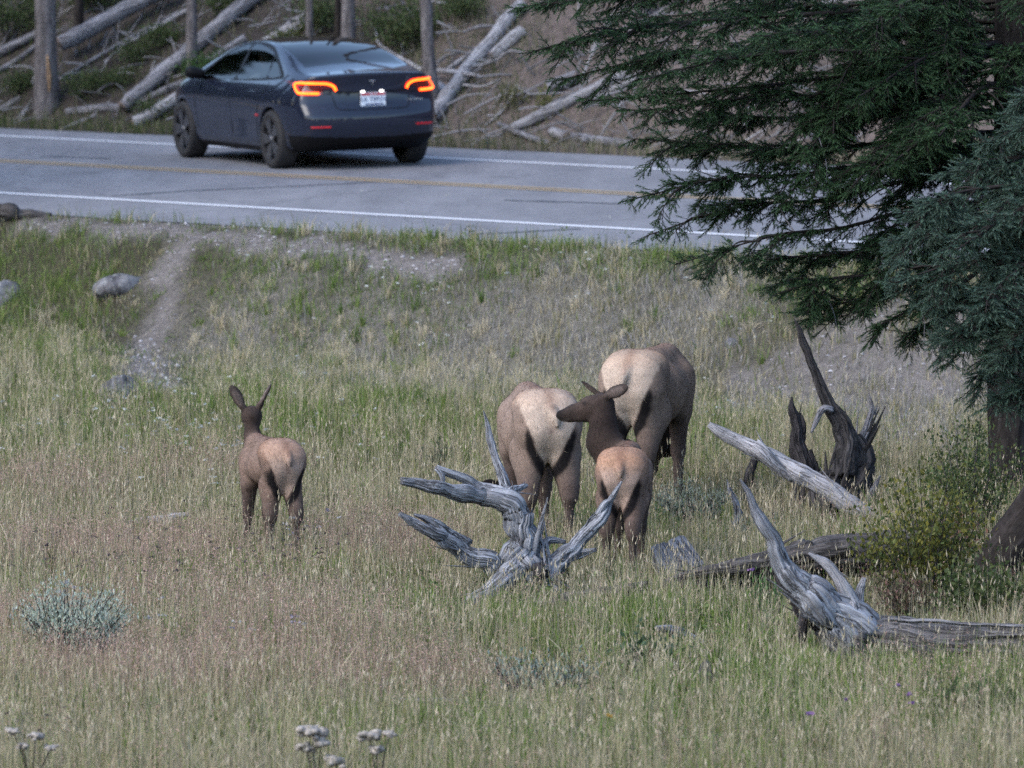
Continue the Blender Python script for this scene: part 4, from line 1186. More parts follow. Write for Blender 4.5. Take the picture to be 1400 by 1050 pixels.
wood('uprooted_stump', 'silver weathered root stump with curling arms in front of the pale cow elk', 'stump', (700, 812), [
    ('root_base', 'silver', [(668, 836, 16.2), (695, 806, 24.3), (716, 775, 25.9), (722, 735, 19.4, 0.03), (716, 705, 13.8)], dict(ridge=0.30, sides=34, seed=5)),
    ('root_base', 'silver', [(762, 815, 14.6, -0.1), (742, 795, 21.1, -0.08), (725, 770, 22.7), (700, 748, 13.0)], dict(ridge=0.34, sides=34, seed=8)),
    ('root_arm', 'silver', [(716, 775, 16.2), (716, 735, 17.0), (707, 702, 17.8), (685, 681, 15.4), (648, 676, 11.3, -0.1), (603, 671, 10.5, -0.25), (572, 662, 7.3, -0.3), (549, 657, 4.9, -0.35)], dict(ridge=0.26, sides=30, seed=2)),
    ('root_arm', 'silver', [(712, 720, 11.3, 0.1), (695, 685, 11.3, 0.1), (662, 668, 8.1, 0.1), (628, 652, 6.5, 0.05), (597, 640, 4.0, 0.0)], dict(ridge=0.28, seed=3)),
    ('root_arm', 'silver', [(597, 640, 4.0), (604, 650, 4.0), (606, 662, 2.4)], dict(ridge=0.2, seed=4, sides=12)),
    ('root_arm', 'silver', [(697, 690, 8.1, 0.15), (687, 655, 6.5, 0.2), (679, 628, 4.9, 0.25), (670, 600, 5.3, 0.3), (666, 582, 3.2, 0.3), (661, 562, 1.0, 0.3)], dict(ridge=0.25, seed=6)),
    ('root_arm', 'silver', [(690, 684, 8.9, 0.1), (704, 670, 5.7, 0.2), (719, 664, 3.2, 0.3)], dict(ridge=0.25, seed=7)),
    ('root_arm', 'silver', [(705, 785, 16.2), (660, 766, 15.4, -0.1), (622, 745, 13.0, -0.2), (590, 725, 10.5, -0.3), (567, 712, 8.1, -0.35), (545, 702, 3.2, -0.4)], dict(ridge=0.32, sides=30, seed=9, flat=0.8)),
    ('root_arm', 'silver', [(640, 742, 7.3, -0.1), (606, 722, 6.5, -0.2), (585, 711, 4.9, -0.25), (566, 703, 1.6, -0.3)], dict(ridge=0.3, seed=10)),
    ('root_arm', 'silver', [(705, 775, 16.2, -0.15), (676, 802, 12.2, -0.3), (655, 818, 8.9, -0.4), (632, 830, 5.7, -0.5)], dict(ridge=0.28, seed=11)),
    ('root_arm', 'silver', [(742, 790, 16.2), (768, 762, 12.2, 0.05), (797, 733, 9.7, 0.1), (820, 707, 8.6, 0.12), (834, 688, 4.9, 0.15), (843, 672, 3.2, 0.15), (851, 658, 1.3, 0.15)], dict(ridge=0.25, seed=12)),
    ('root_arm', 'silver', [(818, 705, 4.9, 0.1), (828, 688, 4.0, 0.1), (836, 684, 1.6, 0.1)], dict(ridge=0.2, seed=13, sides=12)),
    ('root_arm', 'silver', [(750, 786, 9.7, 0.2), (775, 766, 7.3, 0.25), (797, 757, 5.7, 0.3), (816, 751, 2.4, 0.3)], dict(ridge=0.3, seed=14)),
    ('root_arm', 'silver', [(716, 775, 11.3, 0.1), (735, 750, 6.5, 0.15), (752, 739, 4.9, 0.2), (774, 741, 2.4, 0.2)], dict(ridge=0.25, seed=15)),
    ('root_arm', 'silver', [(735, 742, 3.2, 0.2), (741, 728, 2.0, 0.2), (745, 712, 1.0, 0.2)], dict(ridge=0.2, seed=16, sides=10)),
    ('hollow', 'darkwood', [(733, 772, 7.3, -0.17), (740, 784, 8.1, -0.2), (736, 797, 4.9, -0.2)], dict(ridge=0.2, seed=17)),  # dark solid piece standing in for the shade inside a hollow
])
wood('broken_snag', 'dark split stump with one tall curved prong beneath the fir branches', 'stump', (1150, 702), [
    ('stump_base', 'snagwood', [(1142, 712, 37.7), (1150, 690, 32.8), (1158, 655, 26.2), (1164, 622, 23.0), (1168, 598, 16.4)], dict(ridge=0.30, sides=34, seed=21)),
    ('prong', 'snagwood', [(1156, 650, 15.8, -0.1), (1157, 610, 15.1, -0.1), (1150, 578, 12.5, -0.1), (1134, 553, 9.2, -0.1), (1118, 520, 6.9, -0.1), (1106, 488, 5.3, -0.1), (1098, 466, 5.3, -0.1), (1093, 450, 3.3, -0.1), (1086, 436, 0.6, -0.1)], dict(ridge=0.22, sides=26, seed=22)),
    ('prong', 'greywood', [(1138, 560, 5.7, -0.15), (1127, 558, 4.9, -0.18), (1119, 568, 4.1, -0.2), (1114, 580, 3.3, -0.2), (1109, 592, 1.2, -0.2)], dict(ridge=0.15, seed=23)),
    ('prong', 'greywood', [(1166, 650, 19.7, 0.05), (1178, 610, 14.8, 0.05), (1188, 580, 9.0, 0.05), (1192, 560, 5.7, 0.05), (1188, 537, 1.0, 0.05)], dict(ridge=0.3, seed=24, flat=0.6)),
    ('prong', 'greywood', [(1183, 640, 4.1), (1190, 628, 4.1), (1194, 620, 2.5)], dict(ridge=0.2, seed=25, sides=10)),
])
wood('charred_splinter', 'blackened jagged splinter of stump beside the tall curved prong', 'stump', (1102, 700), [
    ('splinter', 'darkwood', [(1104, 708, 20), (1104, 668, 16), (1098, 630, 11), (1091, 600, 9), (1085, 573, 7), (1081, 560, 5), (1083, 543, 1)], dict(ridge=0.35, sides=24, seed=31)),
    ('splinter', 'darkwood', [(1098, 640, 7), (1096, 605, 5), (1096, 580, 4), (1094, 565, 1)], dict(ridge=0.3, seed=32)),
    ('splinter', 'darkwood', [(1094, 665, 8), (1087, 635, 6), (1083, 610, 4), (1081, 594, 1)], dict(ridge=0.3, seed=33)),
    ('splinter', 'darkwood', [(1112, 690, 10), (1114, 650, 7), (1106, 615, 4)], dict(ridge=0.3, seed=34)),
])
wood('fallen_branch', 'smooth pale fallen branch slanting across the charred splinter', 'branch', (1120, 712), [
    ('branch_shaft', 'palewood', [(969, 580, 4, -0.1), (985, 590, 8, -0.12), (1015, 606, 10, -0.15), (1040, 619, 12, -0.2), (1062, 630, 11, -0.2), (1085, 645, 13, -0.25), (1122, 664, 14, -0.3), (1150, 682, 14, -0.35), (1180, 700, 11, -0.4), (1205, 714, 8, -0.4)], dict(ridge=0.10, seed=41, gnarl=0.2, crack=0.08)),
    ('side_branch', 'palewood', [(1033, 612, 12, -0.24), (1045, 622, 10, -0.28), (1065, 640, 8, -0.28), (1084, 655, 6, -0.28)], dict(ridge=0.1, seed=42, gnarl=0.2, crack=0.08)),
])
wood('dark_stub', 'short dark stub standing under the pale slanting branch', 'stump', (1022, 692), [
    ('stub', 'darkwood', [(1021, 700, 9), (1022, 672, 8), (1026, 650, 6), (1032, 628, 5), (1038, 612, 3), (1040, 601, 1)], dict(ridge=0.25, seed=43))])
wood('grey_shard', 'upright grey wood shard standing between the wedge block and the dark stub', 'stump', (1010, 735), [
    ('shard', 'silver', [(1012, 742, 11), (1008, 715, 11), (1004, 690, 8), (998, 670, 5), (994, 656, 1)], dict(ridge=0.28, seed=44, flat=0.5))])
wood('thin_root', 'thin grey root poking up at an angle behind the dark stump base', 'root', (1184, 700), [
    ('root_tip', 'greywood', [(1182, 700, 6), (1188, 680, 5), (1196, 664, 4), (1203, 650, 1)], dict(ridge=0.2, seed=45, sides=12))])
wood('fallen_log', 'bleached fallen log with an upturned root spike in the near right corner', 'log', (1200, 905), [
    ('log_trunk', 'logwood', [(1128, 850, 23.4), (1160, 866, 36.0), (1210, 878, 36.0), (1290, 884, 34.2), (1370, 888, 34.2), (1470, 894, 36.0)], dict(ridge=0.12, sides=34, seed=51)),
    ('root_spike', 'silver', [(1165, 872, 36.0, -0.05), (1120, 828, 24.3, -0.15), (1087, 789, 17.1, -0.2), (1062, 757, 12.6, -0.22), (1048, 728, 9.0, -0.25), (1038, 705, 6.8, -0.25), (1027, 680, 5.0, -0.25), (1012, 655, 1.1, -0.25)], dict(ridge=0.20, sides=30, seed=52)),
    ('root_spike', 'palewood', [(1175, 862, 21.6, -0.1), (1158, 820, 12.6, -0.1), (1146, 790, 8.6, -0.08), (1130, 770, 7.2, -0.05), (1117, 762, 4.5, -0.05), (1106, 756, 1.4, -0.05)], dict(ridge=0.22, seed=53)),
    ('root_spike', 'palewood', [(1172, 850, 10.8), (1176, 815, 7.2), (1181, 790, 2.7)], dict(ridge=0.22, seed=54)),
    ('root_underside', 'darkwood', [(1140, 860, 21.6, 0.06), (1106, 838, 12.6, 0.06), (1082, 802, 9.9, 0.05), (1064, 772, 8.1, 0.05)], dict(ridge=0.3, seed=55)),  # dark pieces paint in the shadow beneath the root spike
    ('root_underside', 'darkwood', [(1108, 828, 10.8, 0.0), (1102, 852, 8.1, -0.02), (1096, 880, 3.6, -0.02)], dict(ridge=0.3, seed=56)),
    ('bark_splinter', 'palewood', [(1215, 846, 4.5, -0.4), (1290, 851, 5.4, -0.4), (1380, 856, 4.5, -0.4), (1450, 860, 4.5, -0.4)], dict(ridge=0.3, seed=57, flat=0.5)),
])
wood('rotting_log', 'long dark rotting log lying behind the upturned root spike', 'log', (1020, 818), [
    ('log_trunk', 'brownwood', [(912, 806, 13, -0.25), (950, 797, 20, -0.2), (1010, 788, 24, -0.1), (1070, 776, 27), (1130, 764, 28, 0.1), (1200, 755, 27, 0.2), (1290, 742, 24, 0.3)], dict(ridge=0.16, sides=30, seed=61)),
    ('split_plank', 'brownwood', [(930, 788, 5, -0.35), (1000, 777, 9, -0.3), (1080, 764, 11, -0.3), (1165, 748, 12, -0.3)], dict(ridge=0.25, sides=20, seed=62)),
])
wood('sunken_log', 'half-buried grey log end in grass right of the silver stump', 'log', (770, 832), [
    ('log_trunk', 'brownwood', [(690, 838, 8), (740, 832, 12), (800, 821, 13), (850, 812, 13), (885, 806, 11)], dict(ridge=0.2, sides=22, seed=63))])
# the wedge block
g = ground_at(925, 796)
blk = thing('wood_block', 'grey wedge-shaped cut wood block lying tilted in the grass', 'wood block', g)
def local_at(px, py, dY=0.0): return at(px, py, g[1] + dY) - g
top = [local_at(889, 746, -0.1), local_at(935, 731, 0.12), local_at(963, 770, 0.12), local_at(912, 792, -0.1)]
bot = [q + np.array([0.02, 0.10, -0.14]) for q in top]
mb = MB(); rr_ = np.random.default_rng(4)
NN = 16
def bil(c, u, v): return c[0] * (1 - u) * (1 - v) + c[1] * u * (1 - v) + c[2] * u * v + c[3] * (1 - u) * v
grid = []
for lay in (top, bot):
    for i in range(NN + 1):
        for j in range(NN + 1):
            u, v = i / NN, j / NN
            p = bil(lay, u, v)
            fr = -0.022 * math.exp(-((u - 0.52) / 0.05) ** 2) + 0.012 * (float(fbm(np.array(u * 12.0), np.array(v * 1.5), 3)) - 0.5)
            if lay is top: p = p + np.array([0, -0.3, 0.95]) * fr
            if v in (0, 1): p = p + (top[3] - top[0]) * 0.05 * (rr_.random() - 0.5)
            grid.append(p)
GV = np.array(grid); S_ = (NN + 1) ** 2
ii = np.arange(S_).reshape(NN + 1, NN + 1)
Qs = [np.stack([ii[:-1, :-1], ii[:-1, 1:], ii[1:, 1:], ii[1:, :-1]], -1).reshape(-1, 4)[:, ::-1], (np.stack([ii[:-1, :-1], ii[:-1, 1:], ii[1:, 1:], ii[1:, :-1]], -1) + S_).reshape(-1, 4)]
for e in (ii[0, :], ii[-1, :][::-1], ii[:, -1], ii[:, 0][::-1]):
    Qs.append(np.stack([e[:-1], e[1:], e[1:] + S_, e[:-1] + S_], -1))
UV = np.array([(i / NN * 0.26 + 3, j / NN * 0.28) for _ in range(2) for i in range(NN + 1) for j in range(NN + 1)])
mb.add(GV, None, np.concatenate(Qs), UV); mb.build('block_body', M['greywood'], blk, smooth=False)

def stick(name, label, cat, base_px, rows, mt, seed, rid=0.18, sides=12):
    g = ground_at(*base_px)
    mb = MB(); sweep(mb, pix(rows, g[1]), sides=sides * 2, ridge=rid, seed=seed, knots=1.5, gnarl=0.5, crack=0.2, step=0.02)
    c = g
    mb.V = [v - c for v in mb.V]
    o = mb.build(name, M[mt], None)
    o.location = tuple(c)
    return tag(o, label, cat)
stick('wood_shard', 'flat grey wood shard in the grass left of the root spike', 'wood', (935, 878), [(896, 859, 3, -0.2), (915, 863, 7, -0.15), (940, 872, 9, 0), (965, 879, 7), (990, 884, 3)], 'silver', 71, 0.3, 16)
stick('wood_stub', 'small dark upright stub in the near right grass', 'stump', (967, 940), [(967, 945, 10), (966, 920, 9), (970, 905, 4)], 'brownwood', 72, 0.25)
stick('wood_stub', 'dark stub at the bottom edge of the meadow', 'stump', (1020, 1045), [(1024, 1056, 10), (1020, 1030, 8), (1017, 1012, 3)], 'brownwood', 73, 0.25)
stick('fallen_stick', 'long thin grey stick lying flat in the near middle grass', 'stick', (690, 972), [(520, 956, 3), (600, 960, 5), (680, 963, 5), (740, 966, 5), (800, 967, 3)], 'greywood', 74)
stick('fallen_stick', 'short grey stick near the bottom edge below the flat shard', 'stick', (840, 1035), [(775, 1040, 4), (820, 1034, 5), (870, 1026, 4)], 'silver', 75)
stick('fallen_branch', 'white bleached branch half hidden in grass left of the lone calf', 'branch', (215, 722), [(168, 722, 4), (190, 716, 7), (215, 712, 7), (240, 707, 6), (258, 703, 3)], 'palewood', 76, 0.3)
stick('fallen_branch', 'short white twig near the pale shrub in the left meadow', 'branch', (235, 852), [(222, 862, 3), (235, 850, 5), (252, 842, 4)], 'palewood', 77, 0.3)
stick('log_end', 'brown log end lying on the road shoulder at the picture edge', 'log', (20, 300), [(-60, 278, 9), (-20, 284, 9), (20, 291, 9), (50, 296, 8), (66, 299, 6)], 'brownwood', 78, 0.15, 18)
stick('fallen_twig', 'thin curved twig bending over the grass behind the lone calf', 'twig', (195, 735), [(190, 735, 2), (205, 724, 3), (222, 718, 2)], 'greywood', 79)

# ------------------------------------------------------------------ rocks by the trail
M['rock'] = None
m, t, b = newmat('lichen_rock')
n1 = noise(t, 7, 6, 0.65, coords(t)); n2 = noise(t, 26, 4, 0.6, coords(t))
k = ramp(t, n1, [(0.34, (0.035, 0.033, 0.036)), (0.52, (0.115, 0.112, 0.12)), (0.68, (0.21, 0.21, 0.215))])
k = mix(t, ramp(t, n2, [(0.55, 0.0), (0.68, 0.5)]), k, (0.30, 0.31, 0.28))
t.links.new(k, b.inputs['Base Color']); b.inputs['Roughness'].default_value = 0.9
bump(t, b, n1, 0.8, 0.04)
M['rock'] = m
def rock(label, px, py, wpx, hpx, seed, sink=0.30):
    g = ground_at(px, py)
    s = ppm(g[1]); a, c = wpx / s / 2, hpx / s
    r_ = np.random.default_rng(seed)
    n, mm = 30, 18
    n, mm = 40, 24
    pn = r_.normal(0, 1, (16, 3)); pn /= np.linalg.norm(pn, axis=1)[:, None]; ph_ = r_.uniform(0.72, 1.0, 16)
    V = []
    for i in range(mm + 1):
        th = math.pi * i / mm
        for j in range(n):
            ph = 2 * math.pi * j / n
            d = np.array([math.sin(th) * math.cos(ph), math.sin(th) * math.sin(ph), math.cos(th)])
            dn = pn @ d
            q = min(1.05, float(np.min(np.where(dn > 0.05, ph_ / np.maximum(dn, 0.05), 9))))
            q *= 1 + 0.22 * (float(fbm(np.array(d[0] * 4 + seed), np.array(d[1] * 4 + d[2] * 4.3), 4)) - 0.5)
            V.append(d * q * np.array([a, a * 0.8, c]))
    ii = np.arange((mm + 1) * n).reshape(mm + 1, n); jj = np.roll(ii, -1, 1)
    Q = np.stack([ii[:-1], ii[1:], jj[1:], jj[:-1]], -1).reshape(-1, 4)
    o = mesh_np('rock', np.array(V), Q, M['rock'])
    o.location = (g[0], g[1], g[2] - sink * c); o.rotation_euler = (0, 0, r_.random() * 6)
    return tag(o, label, 'rock', 'rocks beside the trail')
rock('dark boulder cut by the picture edge above the tall grass', 2, 408, 78, 40, 3)
rock('pale flat rock beside the upper end of the dirt trail', 168, 390, 84, 24, 9)
rock('low grey rock at the lower end of the dirt trail', 168, 546, 74, 34, 14, 0.05)
rock('small pale stone on the scree above the tall curved prong', 1003, 470, 26, 12, 19)
# ------------------------------------------------------------------ dead logs on the far hillside
def hill_log(name, label, cat, rows, mt='greywood', seed=0, lift=0.0, parent_cut=True, ridge=0.07, sub=(), knots=0.8):
    """rows (px,py,r); each point is set on the hillside behind it"""
    P = []
    for q in rows:
        gpt = ground_at(q[0], max(q[1], -60) + q[2] * 0.5, 84, 190)
        y = gpt[1] - lift
        c = at(q[0], q[1], y)
        P.append([c[0], c[1], c[2], q[2] / ppm(y)])
    P = np.array(P)
    # keep the depth changing evenly along the log, as a straight trunk does
    if len(P) > 2:
        tt = np.linspace(0, 1, len(P)); fit = np.polyfit(tt, P[:, 1], 1)
        for i, q in enumerate(rows):
            y = np.polyval(fit, tt[i]); c = at(q[0], q[1], y); P[i] = [c[0], c[1], c[2], q[2] / ppm(y)]
    base = P[0, :3].copy()
    mb = MB(); sweep(mb, P, sides=22, ridge=ridge, seed=seed, rag=0.12, knots=knots, cap=False, gnarl=0.25, crack=0.06); mb.V = [v - base for v in mb.V]
    root = thing(name, label, cat, base)
    mb.build('log_trunk', M[mt], root)
    for e, sg in ((0, -1), (-1, 1)):
        T = nrm(P[1, :3] - P[0, :3]) if e == 0 else nrm(P[-1, :3] - P[-2, :3])
        cb = MB(); sweep(cb, np.array([[*(P[e, :3] - T * sg * 0.03 - base), P[e, 3] * 0.93], [*(P[e, :3] + T * sg * 0.012 - base), P[e, 3] * 0.9]]), sides=14, n=3, ridge=0.05, rag=0.1, seed=seed)
        cb.build('cut_end', M['cutwood'], root)
    for i, srow in enumerate(sub):
        y = P[0, 1] - 0.15 if len(srow) == 0 else P[min(1, len(P) - 1), 1]
        sb = MB(); sweep(sb, pix(srow, y) - np.array([*base, 0]), sides=8, ridge=0.1, seed=seed + 40 + i, rag=0)
        sb.build('broken_limb', M['greywood'], root)
    return root
hill_log('dead_log', 'thick grey log jutting out from the hillside at upper left, a looped limb hanging below', 'log', [(83, 60, 11), (150, 25, 11.5), (235, -22, 12)], 'greywood', 101, 0.5,
         sub=([(103, 66, 2.4), (107, 84, 2.4), (118, 97, 2.2), (138, 103, 2.2), (152, 88, 2.2), (159, 62, 1.8)], [(155, 34, 2.2), (160, 55, 2), (171, 78, 1.4)], [(141, 100, 1.6), (137, 80, 1.2)], [(146, 42, 1.8), (140, 60, 1.2), (128, 72, 1)]))
hill_log('dead_log', 'grey log entering behind the scarred trunk at the picture edge', 'log', [(-30, 88, 6.5), (10, 66, 6.5), (52, 46, 6)], 'greywood', 102, 0.1)
hill_log('dead_log', 'thin pole just below the log at the left picture edge', 'log', [(-10, 100, 3), (20, 84, 3.2), (56, 58, 3)], 'greywood', 103, 0.1)
hill_log('dead_log', 'long straight grey log leaning behind the thin trunk left of the car', 'log', [(168, 146, 9), (262, 66, 10.5), (362, -18, 11.5)], 'greywood', 104, 0.2)
hill_log('dead_log', 'pale log running up behind the car roof from the front fender', 'log', [(184, 170, 8.5), (300, 99, 8.5), (420, 26, 9.5)], 'palewood', 105, 0.1)
hill_log('dead_log', 'short grey log piece between the thin trunk and the car roof', 'log', [(288, 82, 5.5), (335, 52, 6.5)], 'greywood', 106, 0.1)
hill_log('dead_log', 'slender upper pole of a pair crossing the hillside above the fender', 'log', [(82, 108, 2.4), (160, 62, 2.6), (252, 14, 3.2)], 'greywood', 107, 0.05)
hill_log('dead_log', 'slender lower pole of a pair crossing the hillside above the fender', 'log', [(165, 64, 2), (210, 40, 2.4), (262, 10, 2.6)], 'palewood', 108, 0.05)
hill_log('dead_log', 'low mossy log on the verge between the scarred trunk and the leaning log', 'log', [(92, 153, 5), (130, 149, 6.5), (166, 147, 6)], 'greywood', 109, 0.0)
hill_log('dead_log', 'broken log stub on the verge at the left picture edge', 'log', [(-14, 156, 5), (8, 146, 5), (28, 134, 5)], 'greywood', 110, 0.0)
hill_log('dead_log', 'mossy log lying behind the car fender below the leaning log', 'log', [(206, 132, 5), (230, 122, 5.5), (262, 108, 5)], 'greywood', 111, 0.0)
hill_log('dead_log', 'thick pale log standing steeply right of the car tail', 'log', [(590, 160, 10), (640, 94, 10), (712, 6, 9)], 'palewood', 112, 0.2)
hill_log('dead_log', 'short thick log beside the steep pale log', 'log', [(673, 77, 8), (714, 42, 8.5)], 'palewood', 113, 0.1)
hill_log('dead_log', 'thin log tucked behind the steep pale log', 'log', [(612, 96, 3.5), (655, 66, 5)], 'greywood', 114, 0.0)
hill_log('dead_branch', 'straight white branch lying level right of the tail light', 'branch', [(588, 96, 3.4), (625, 99, 3.4), (656, 104, 1.8)], 'palewood', 115, 0.35)
hill_log('dead_branch', 'curved white branch arching off the steep pale log', 'branch', [(646, 92, 2.2), (676, 83, 2.6), (698, 70, 2.2), (716, 74, 1.6)], 'palewood', 116, 0.3)
hill_log('dead_branch', 'forked white branch rising behind the car rear window', 'branch', [(513, 36, 1.6), (518, 58, 2.4), (540, 76, 3), (578, 96, 3.6)], 'palewood', 117, 0.1)
hill_log('dead_log', 'short log chunk behind the right tail light', 'log', [(592, 112, 7), (612, 126, 7)], 'palewood', 118, 0.1)
hill_log('dead_log', 'long pale log slanting up towards the fir branches', 'log', [(702, 175, 7), (760, 147, 8), (812, 122, 7.5), (858, 98, 6)], 'palewood', 119, 0.1)
hill_log('dead_log', 'thin pale log half hidden by the fir branch tips', 'log', [(800, 140, 3.5), (870, 108, 4)], 'palewood', 120, 0.1)
hill_log('dead_log', 'thin weathered log dipping to the verge below the slanting log', 'log', [(682, 170, 3.5), (715, 184, 4), (752, 197, 3.5)], 'greywood', 121, 0.1)
hill_log('dead_log', 'pale chunk at the end of the verge log', 'log', [(754, 181, 7), (776, 187, 7)], 'palewood', 122, 0.1)
hill_log('dead_log', 'brown log lying along the verge under the fir branches', 'log', [(778, 186, 6), (820, 193, 7), (868, 200, 7)], 'greywood', 123, 0.0)
hill_log('hollow_log', 'hollow log with a dark open end below the fir branches', 'log', [(752, 121, 9.5), (790, 104, 9)], 'greywood', 124, 0.15)
hill_log('dead_branch', 'small crooked white branch lying below the hollow log', 'branch', [(706, 117, 1.6), (716, 126, 2), (728, 129, 1.6)], 'palewood', 125, 0.1)
hill_log('dead_branch', 'thin level branch below the steep pale log', 'branch', [(634, 116, 1.8), (660, 118, 1.8), (684, 108, 1.2)], 'palewood', 126, 0.2)
hill_log('dead_branch', 'dark bowed branch above the steep pale log', 'branch', [(634, 44, 1.8), (655, 36, 2.2), (682, 36, 1.8)], 'greywood', 127, 0.2)
# loose twigs and bark on the slope: too many to count
mb = MB(); r_ = np.random.default_rng(77)
cnt = 0
while cnt < 650:
    px, py = r_.uniform(-40, 1200), r_.uniform(-30, 215)
    gpt = ground_at(px, py, 84, 170)
    if perp_far(gpt[0], gpt[1]) < 0.25: continue
    L = r_.uniform(0.12, 0.7) * (1.3 if px > 560 else 0.9); th = r_.normal(R(-28) if px < 600 else R(-20), 0.9)
    d = np.array([math.cos(th) * 0.9, r_.uniform(-0.5, 0.5), math.sin(-th) * 0.6 + r_.uniform(-0.05, 0.35)])
    d /= np.linalg.norm(d)
    a0 = gpt - d * L / 2 + np.array([0, -0.05, 0.03]); mid = gpt + r_.normal(0, 0.04, 3) + np.array([0, -0.05, 0.05]); b0 = gpt + d * L / 2 + np.array([0, -0.05, 0.05])
    cg = r_.uniform(0.2, 0.95)
    rad = r_.uniform(0.005, 0.016)
    sweep(mb, np.array([[*a0, rad], [*mid, rad * 0.9], [*b0, rad * 0.5]]), sides=5, n=6, ridge=0, rag=0, seed=cnt, cap=False, col=(0.34 * cg, 0.325 * cg, 0.33 * cg))
    cnt += 1
mt_, t, b = newmat('twig_litter'); a_ = N(t, 'ShaderNodeAttribute'); a_.attribute_name = 'Col'; t.links.new(a_.outputs['Color'], b.inputs['Base Color']); b.inputs['Roughness'].default_value = 0.85
tag(mb.build('twig_litter', mt_), 'bleached twigs and bark littering the far hillside', 'twigs', kind='stuff')

# ------------------------------------------------------------------ conifers
def shoot_template(n=15, L=1.0, nl=0.40, wd=0.050, seed=0):
    """a twig of needles along +x, unit length"""
    r_ = np.random.default_rng(seed)
    V = []
    for i in range(n):
        t = i / n
        an = i * 2.399 + r_.random() * 0.5
        el = R(48) * (1 - 0.35 * t) + r_.normal(0, 0.12)
        rad = np.array([0, math.cos(an), math.sin(an)])
        d = np.array([math.cos(el), 0, 0]) + rad * math.sin(el)
        tg = np.cross(d, rad); tg /= np.linalg.norm(tg)
        b = np.array([t * L, 0, 0]); l = nl * (0.8 + 0.4 * r_.random())
        V += [b - tg * wd, b + tg * wd, b + d * l]
    return np.array(V)
TPL = [shoot_template(seed=s) for s in range(4)]
def clump3(P, f, s):
    return (fbm(P[:, 0] * f + s, P[:, 2] * f * 1.5 + s, 2) + fbm(P[:, 1] * f + 3 + s, P[:, 2] * f + 9, 2)) / 2
def conifer_parts(limbs, rs, droop=0.16, spacing=0.024, blen=(0.07, 0.20), shoot=(0.045, 0.085), dens=1.0, cols=((0.02, 0.05, 0.03), (0.05, 0.09, 0.05)), start=0.10, tipcol=None, nsec=9, K=7, thr=0.31):
    """limbs: arrays x,y,z,r. Returns (wood MB, needle vertices, needle colours)"""
    wd = MB()
    allP = list(limbs)
    for P in limbs:                                            # secondary boughs
        L = np.linalg.norm(np.diff(P[:, :3], axis=0), axis=1).sum()
        C = catmull(P[:, :3], 60); T = np.gradient(C, axis=0); T /= np.linalg.norm(T, axis=1)[:, None]
        for k in range(int(nsec * min(1.6, L / 1.6))):
            i = int(rs.uniform(0.14, 0.90) * 59)
            side = nrm(np.cross(T[i], (0, 0, 1))) * rs.choice((-1, 1))
            l2 = min(0.75, 0.38 * L) * rs.uniform(0.5, 1.1) * (1.1 - 0.7 * i / 59)
            d = nrm(T[i] * rs.uniform(0.5, 1.0) + side * rs.uniform(0.3, 0.9) + np.array([0, 0, rs.uniform(-0.5, 0.15)]))
            e = C[i] + d * l2 + np.array([0, 0, -0.12 * l2]); md = C[i] + d * l2 * 0.5 + np.array([0, 0, 0.02])
            allP.append(np.array([[*C[i], 0.010], [*md, 0.007], [*e, 0.003]]))
    B = []; TT = []; tv = []; sgn = []
    for li, P in enumerate(allP):
        P = np.asarray(P, float)
        L = np.linalg.norm(np.diff(P[:, :3], axis=0), axis=1).sum()
        sweep(wd, P, sides=5, n=max(6, int(L / 0.09)), ridge=0.12 if li < len(limbs) else 0, rag=0, seed=li, cap=False, gnarl=0.8 if li < len(limbs) else 0)
        n = max(4, int(L / spacing))
        C = catmull(P[:, :3], n); T = np.gradient(C, axis=0); T /= np.linalg.norm(T, axis=1)[:, None]
        t = np.arange(n) / (n - 1)
        st = start if li < len(limbs) else 0.1
        k = (t > st) & (rs.random(n) < dens * (0.55 + 0.6 * t))
        k[-1] = True
        B.append(C[k]); TT.append(T[k]); tv.append(t[k]); sgn.append(np.where(np.arange(n)[k] % 2, 1.0, -1.0) * np.where(t[k] > 0.999, 0.0, 1.0))
    B, T, t, sg = np.concatenate(B), np.concatenate(TT), np.concatenate(tv), np.concatenate(sg_ for sg_ in sgn) if False else np.concatenate(sgn)
    kp = rs.random(len(B)) < 0.18 + 0.95 * sstep(thr, thr + 0.13, clump3(B, 3.2, 2.0))
    B, T, t, sg = B[kp], T[kp], t[kp], sg[kp]
    n = len(B)
    un = lambda a: a / np.maximum(np.linalg.norm(a, axis=-1, keepdims=True), 1e-9)
    side = un(np.cross(T, np.array([0, 0, 1.0]))) * sg[:, None]
    bl = rs.uniform(blen[0], blen[1], n) * (1.0 - 0.55 * np.clip(t - 0.55, 0, 1) / 0.45) * (0.6 + 0.4 * np.minimum(1, t * 3))
    d = un(T * rs.uniform(0.35, 0.9, (n, 1)) + side * rs.uniform(0.3, 1.0, (n, 1)) + np.stack([np.zeros(n), np.zeros(n), -droop * rs.uniform(-0.3, 1.8, n)], -1) + rs.normal(0, 0.36, (n, 3)))
    mid = B + d * bl[:, None] * 0.5
    e = B + d * bl[:, None]; e[:, 2] -= droop * bl * 0.35
    # thin twig wood: three-sided
    a1 = un(np.cross(d, np.array([0.2, 0.1, 1.0]))); a2 = np.cross(d, a1)
    ring = [a1, -0.5 * a1 + 0.87 * a2, -0.5 * a1 - 0.87 * a2]
    V = np.stack([B + r * 0.0045 for r in ring] + [mid + r * 0.0032 for r in ring] + [e + r * 0.0012 for r in ring], 1).reshape(-1, 3)
    b0 = np.arange(n)[:, None] * 9
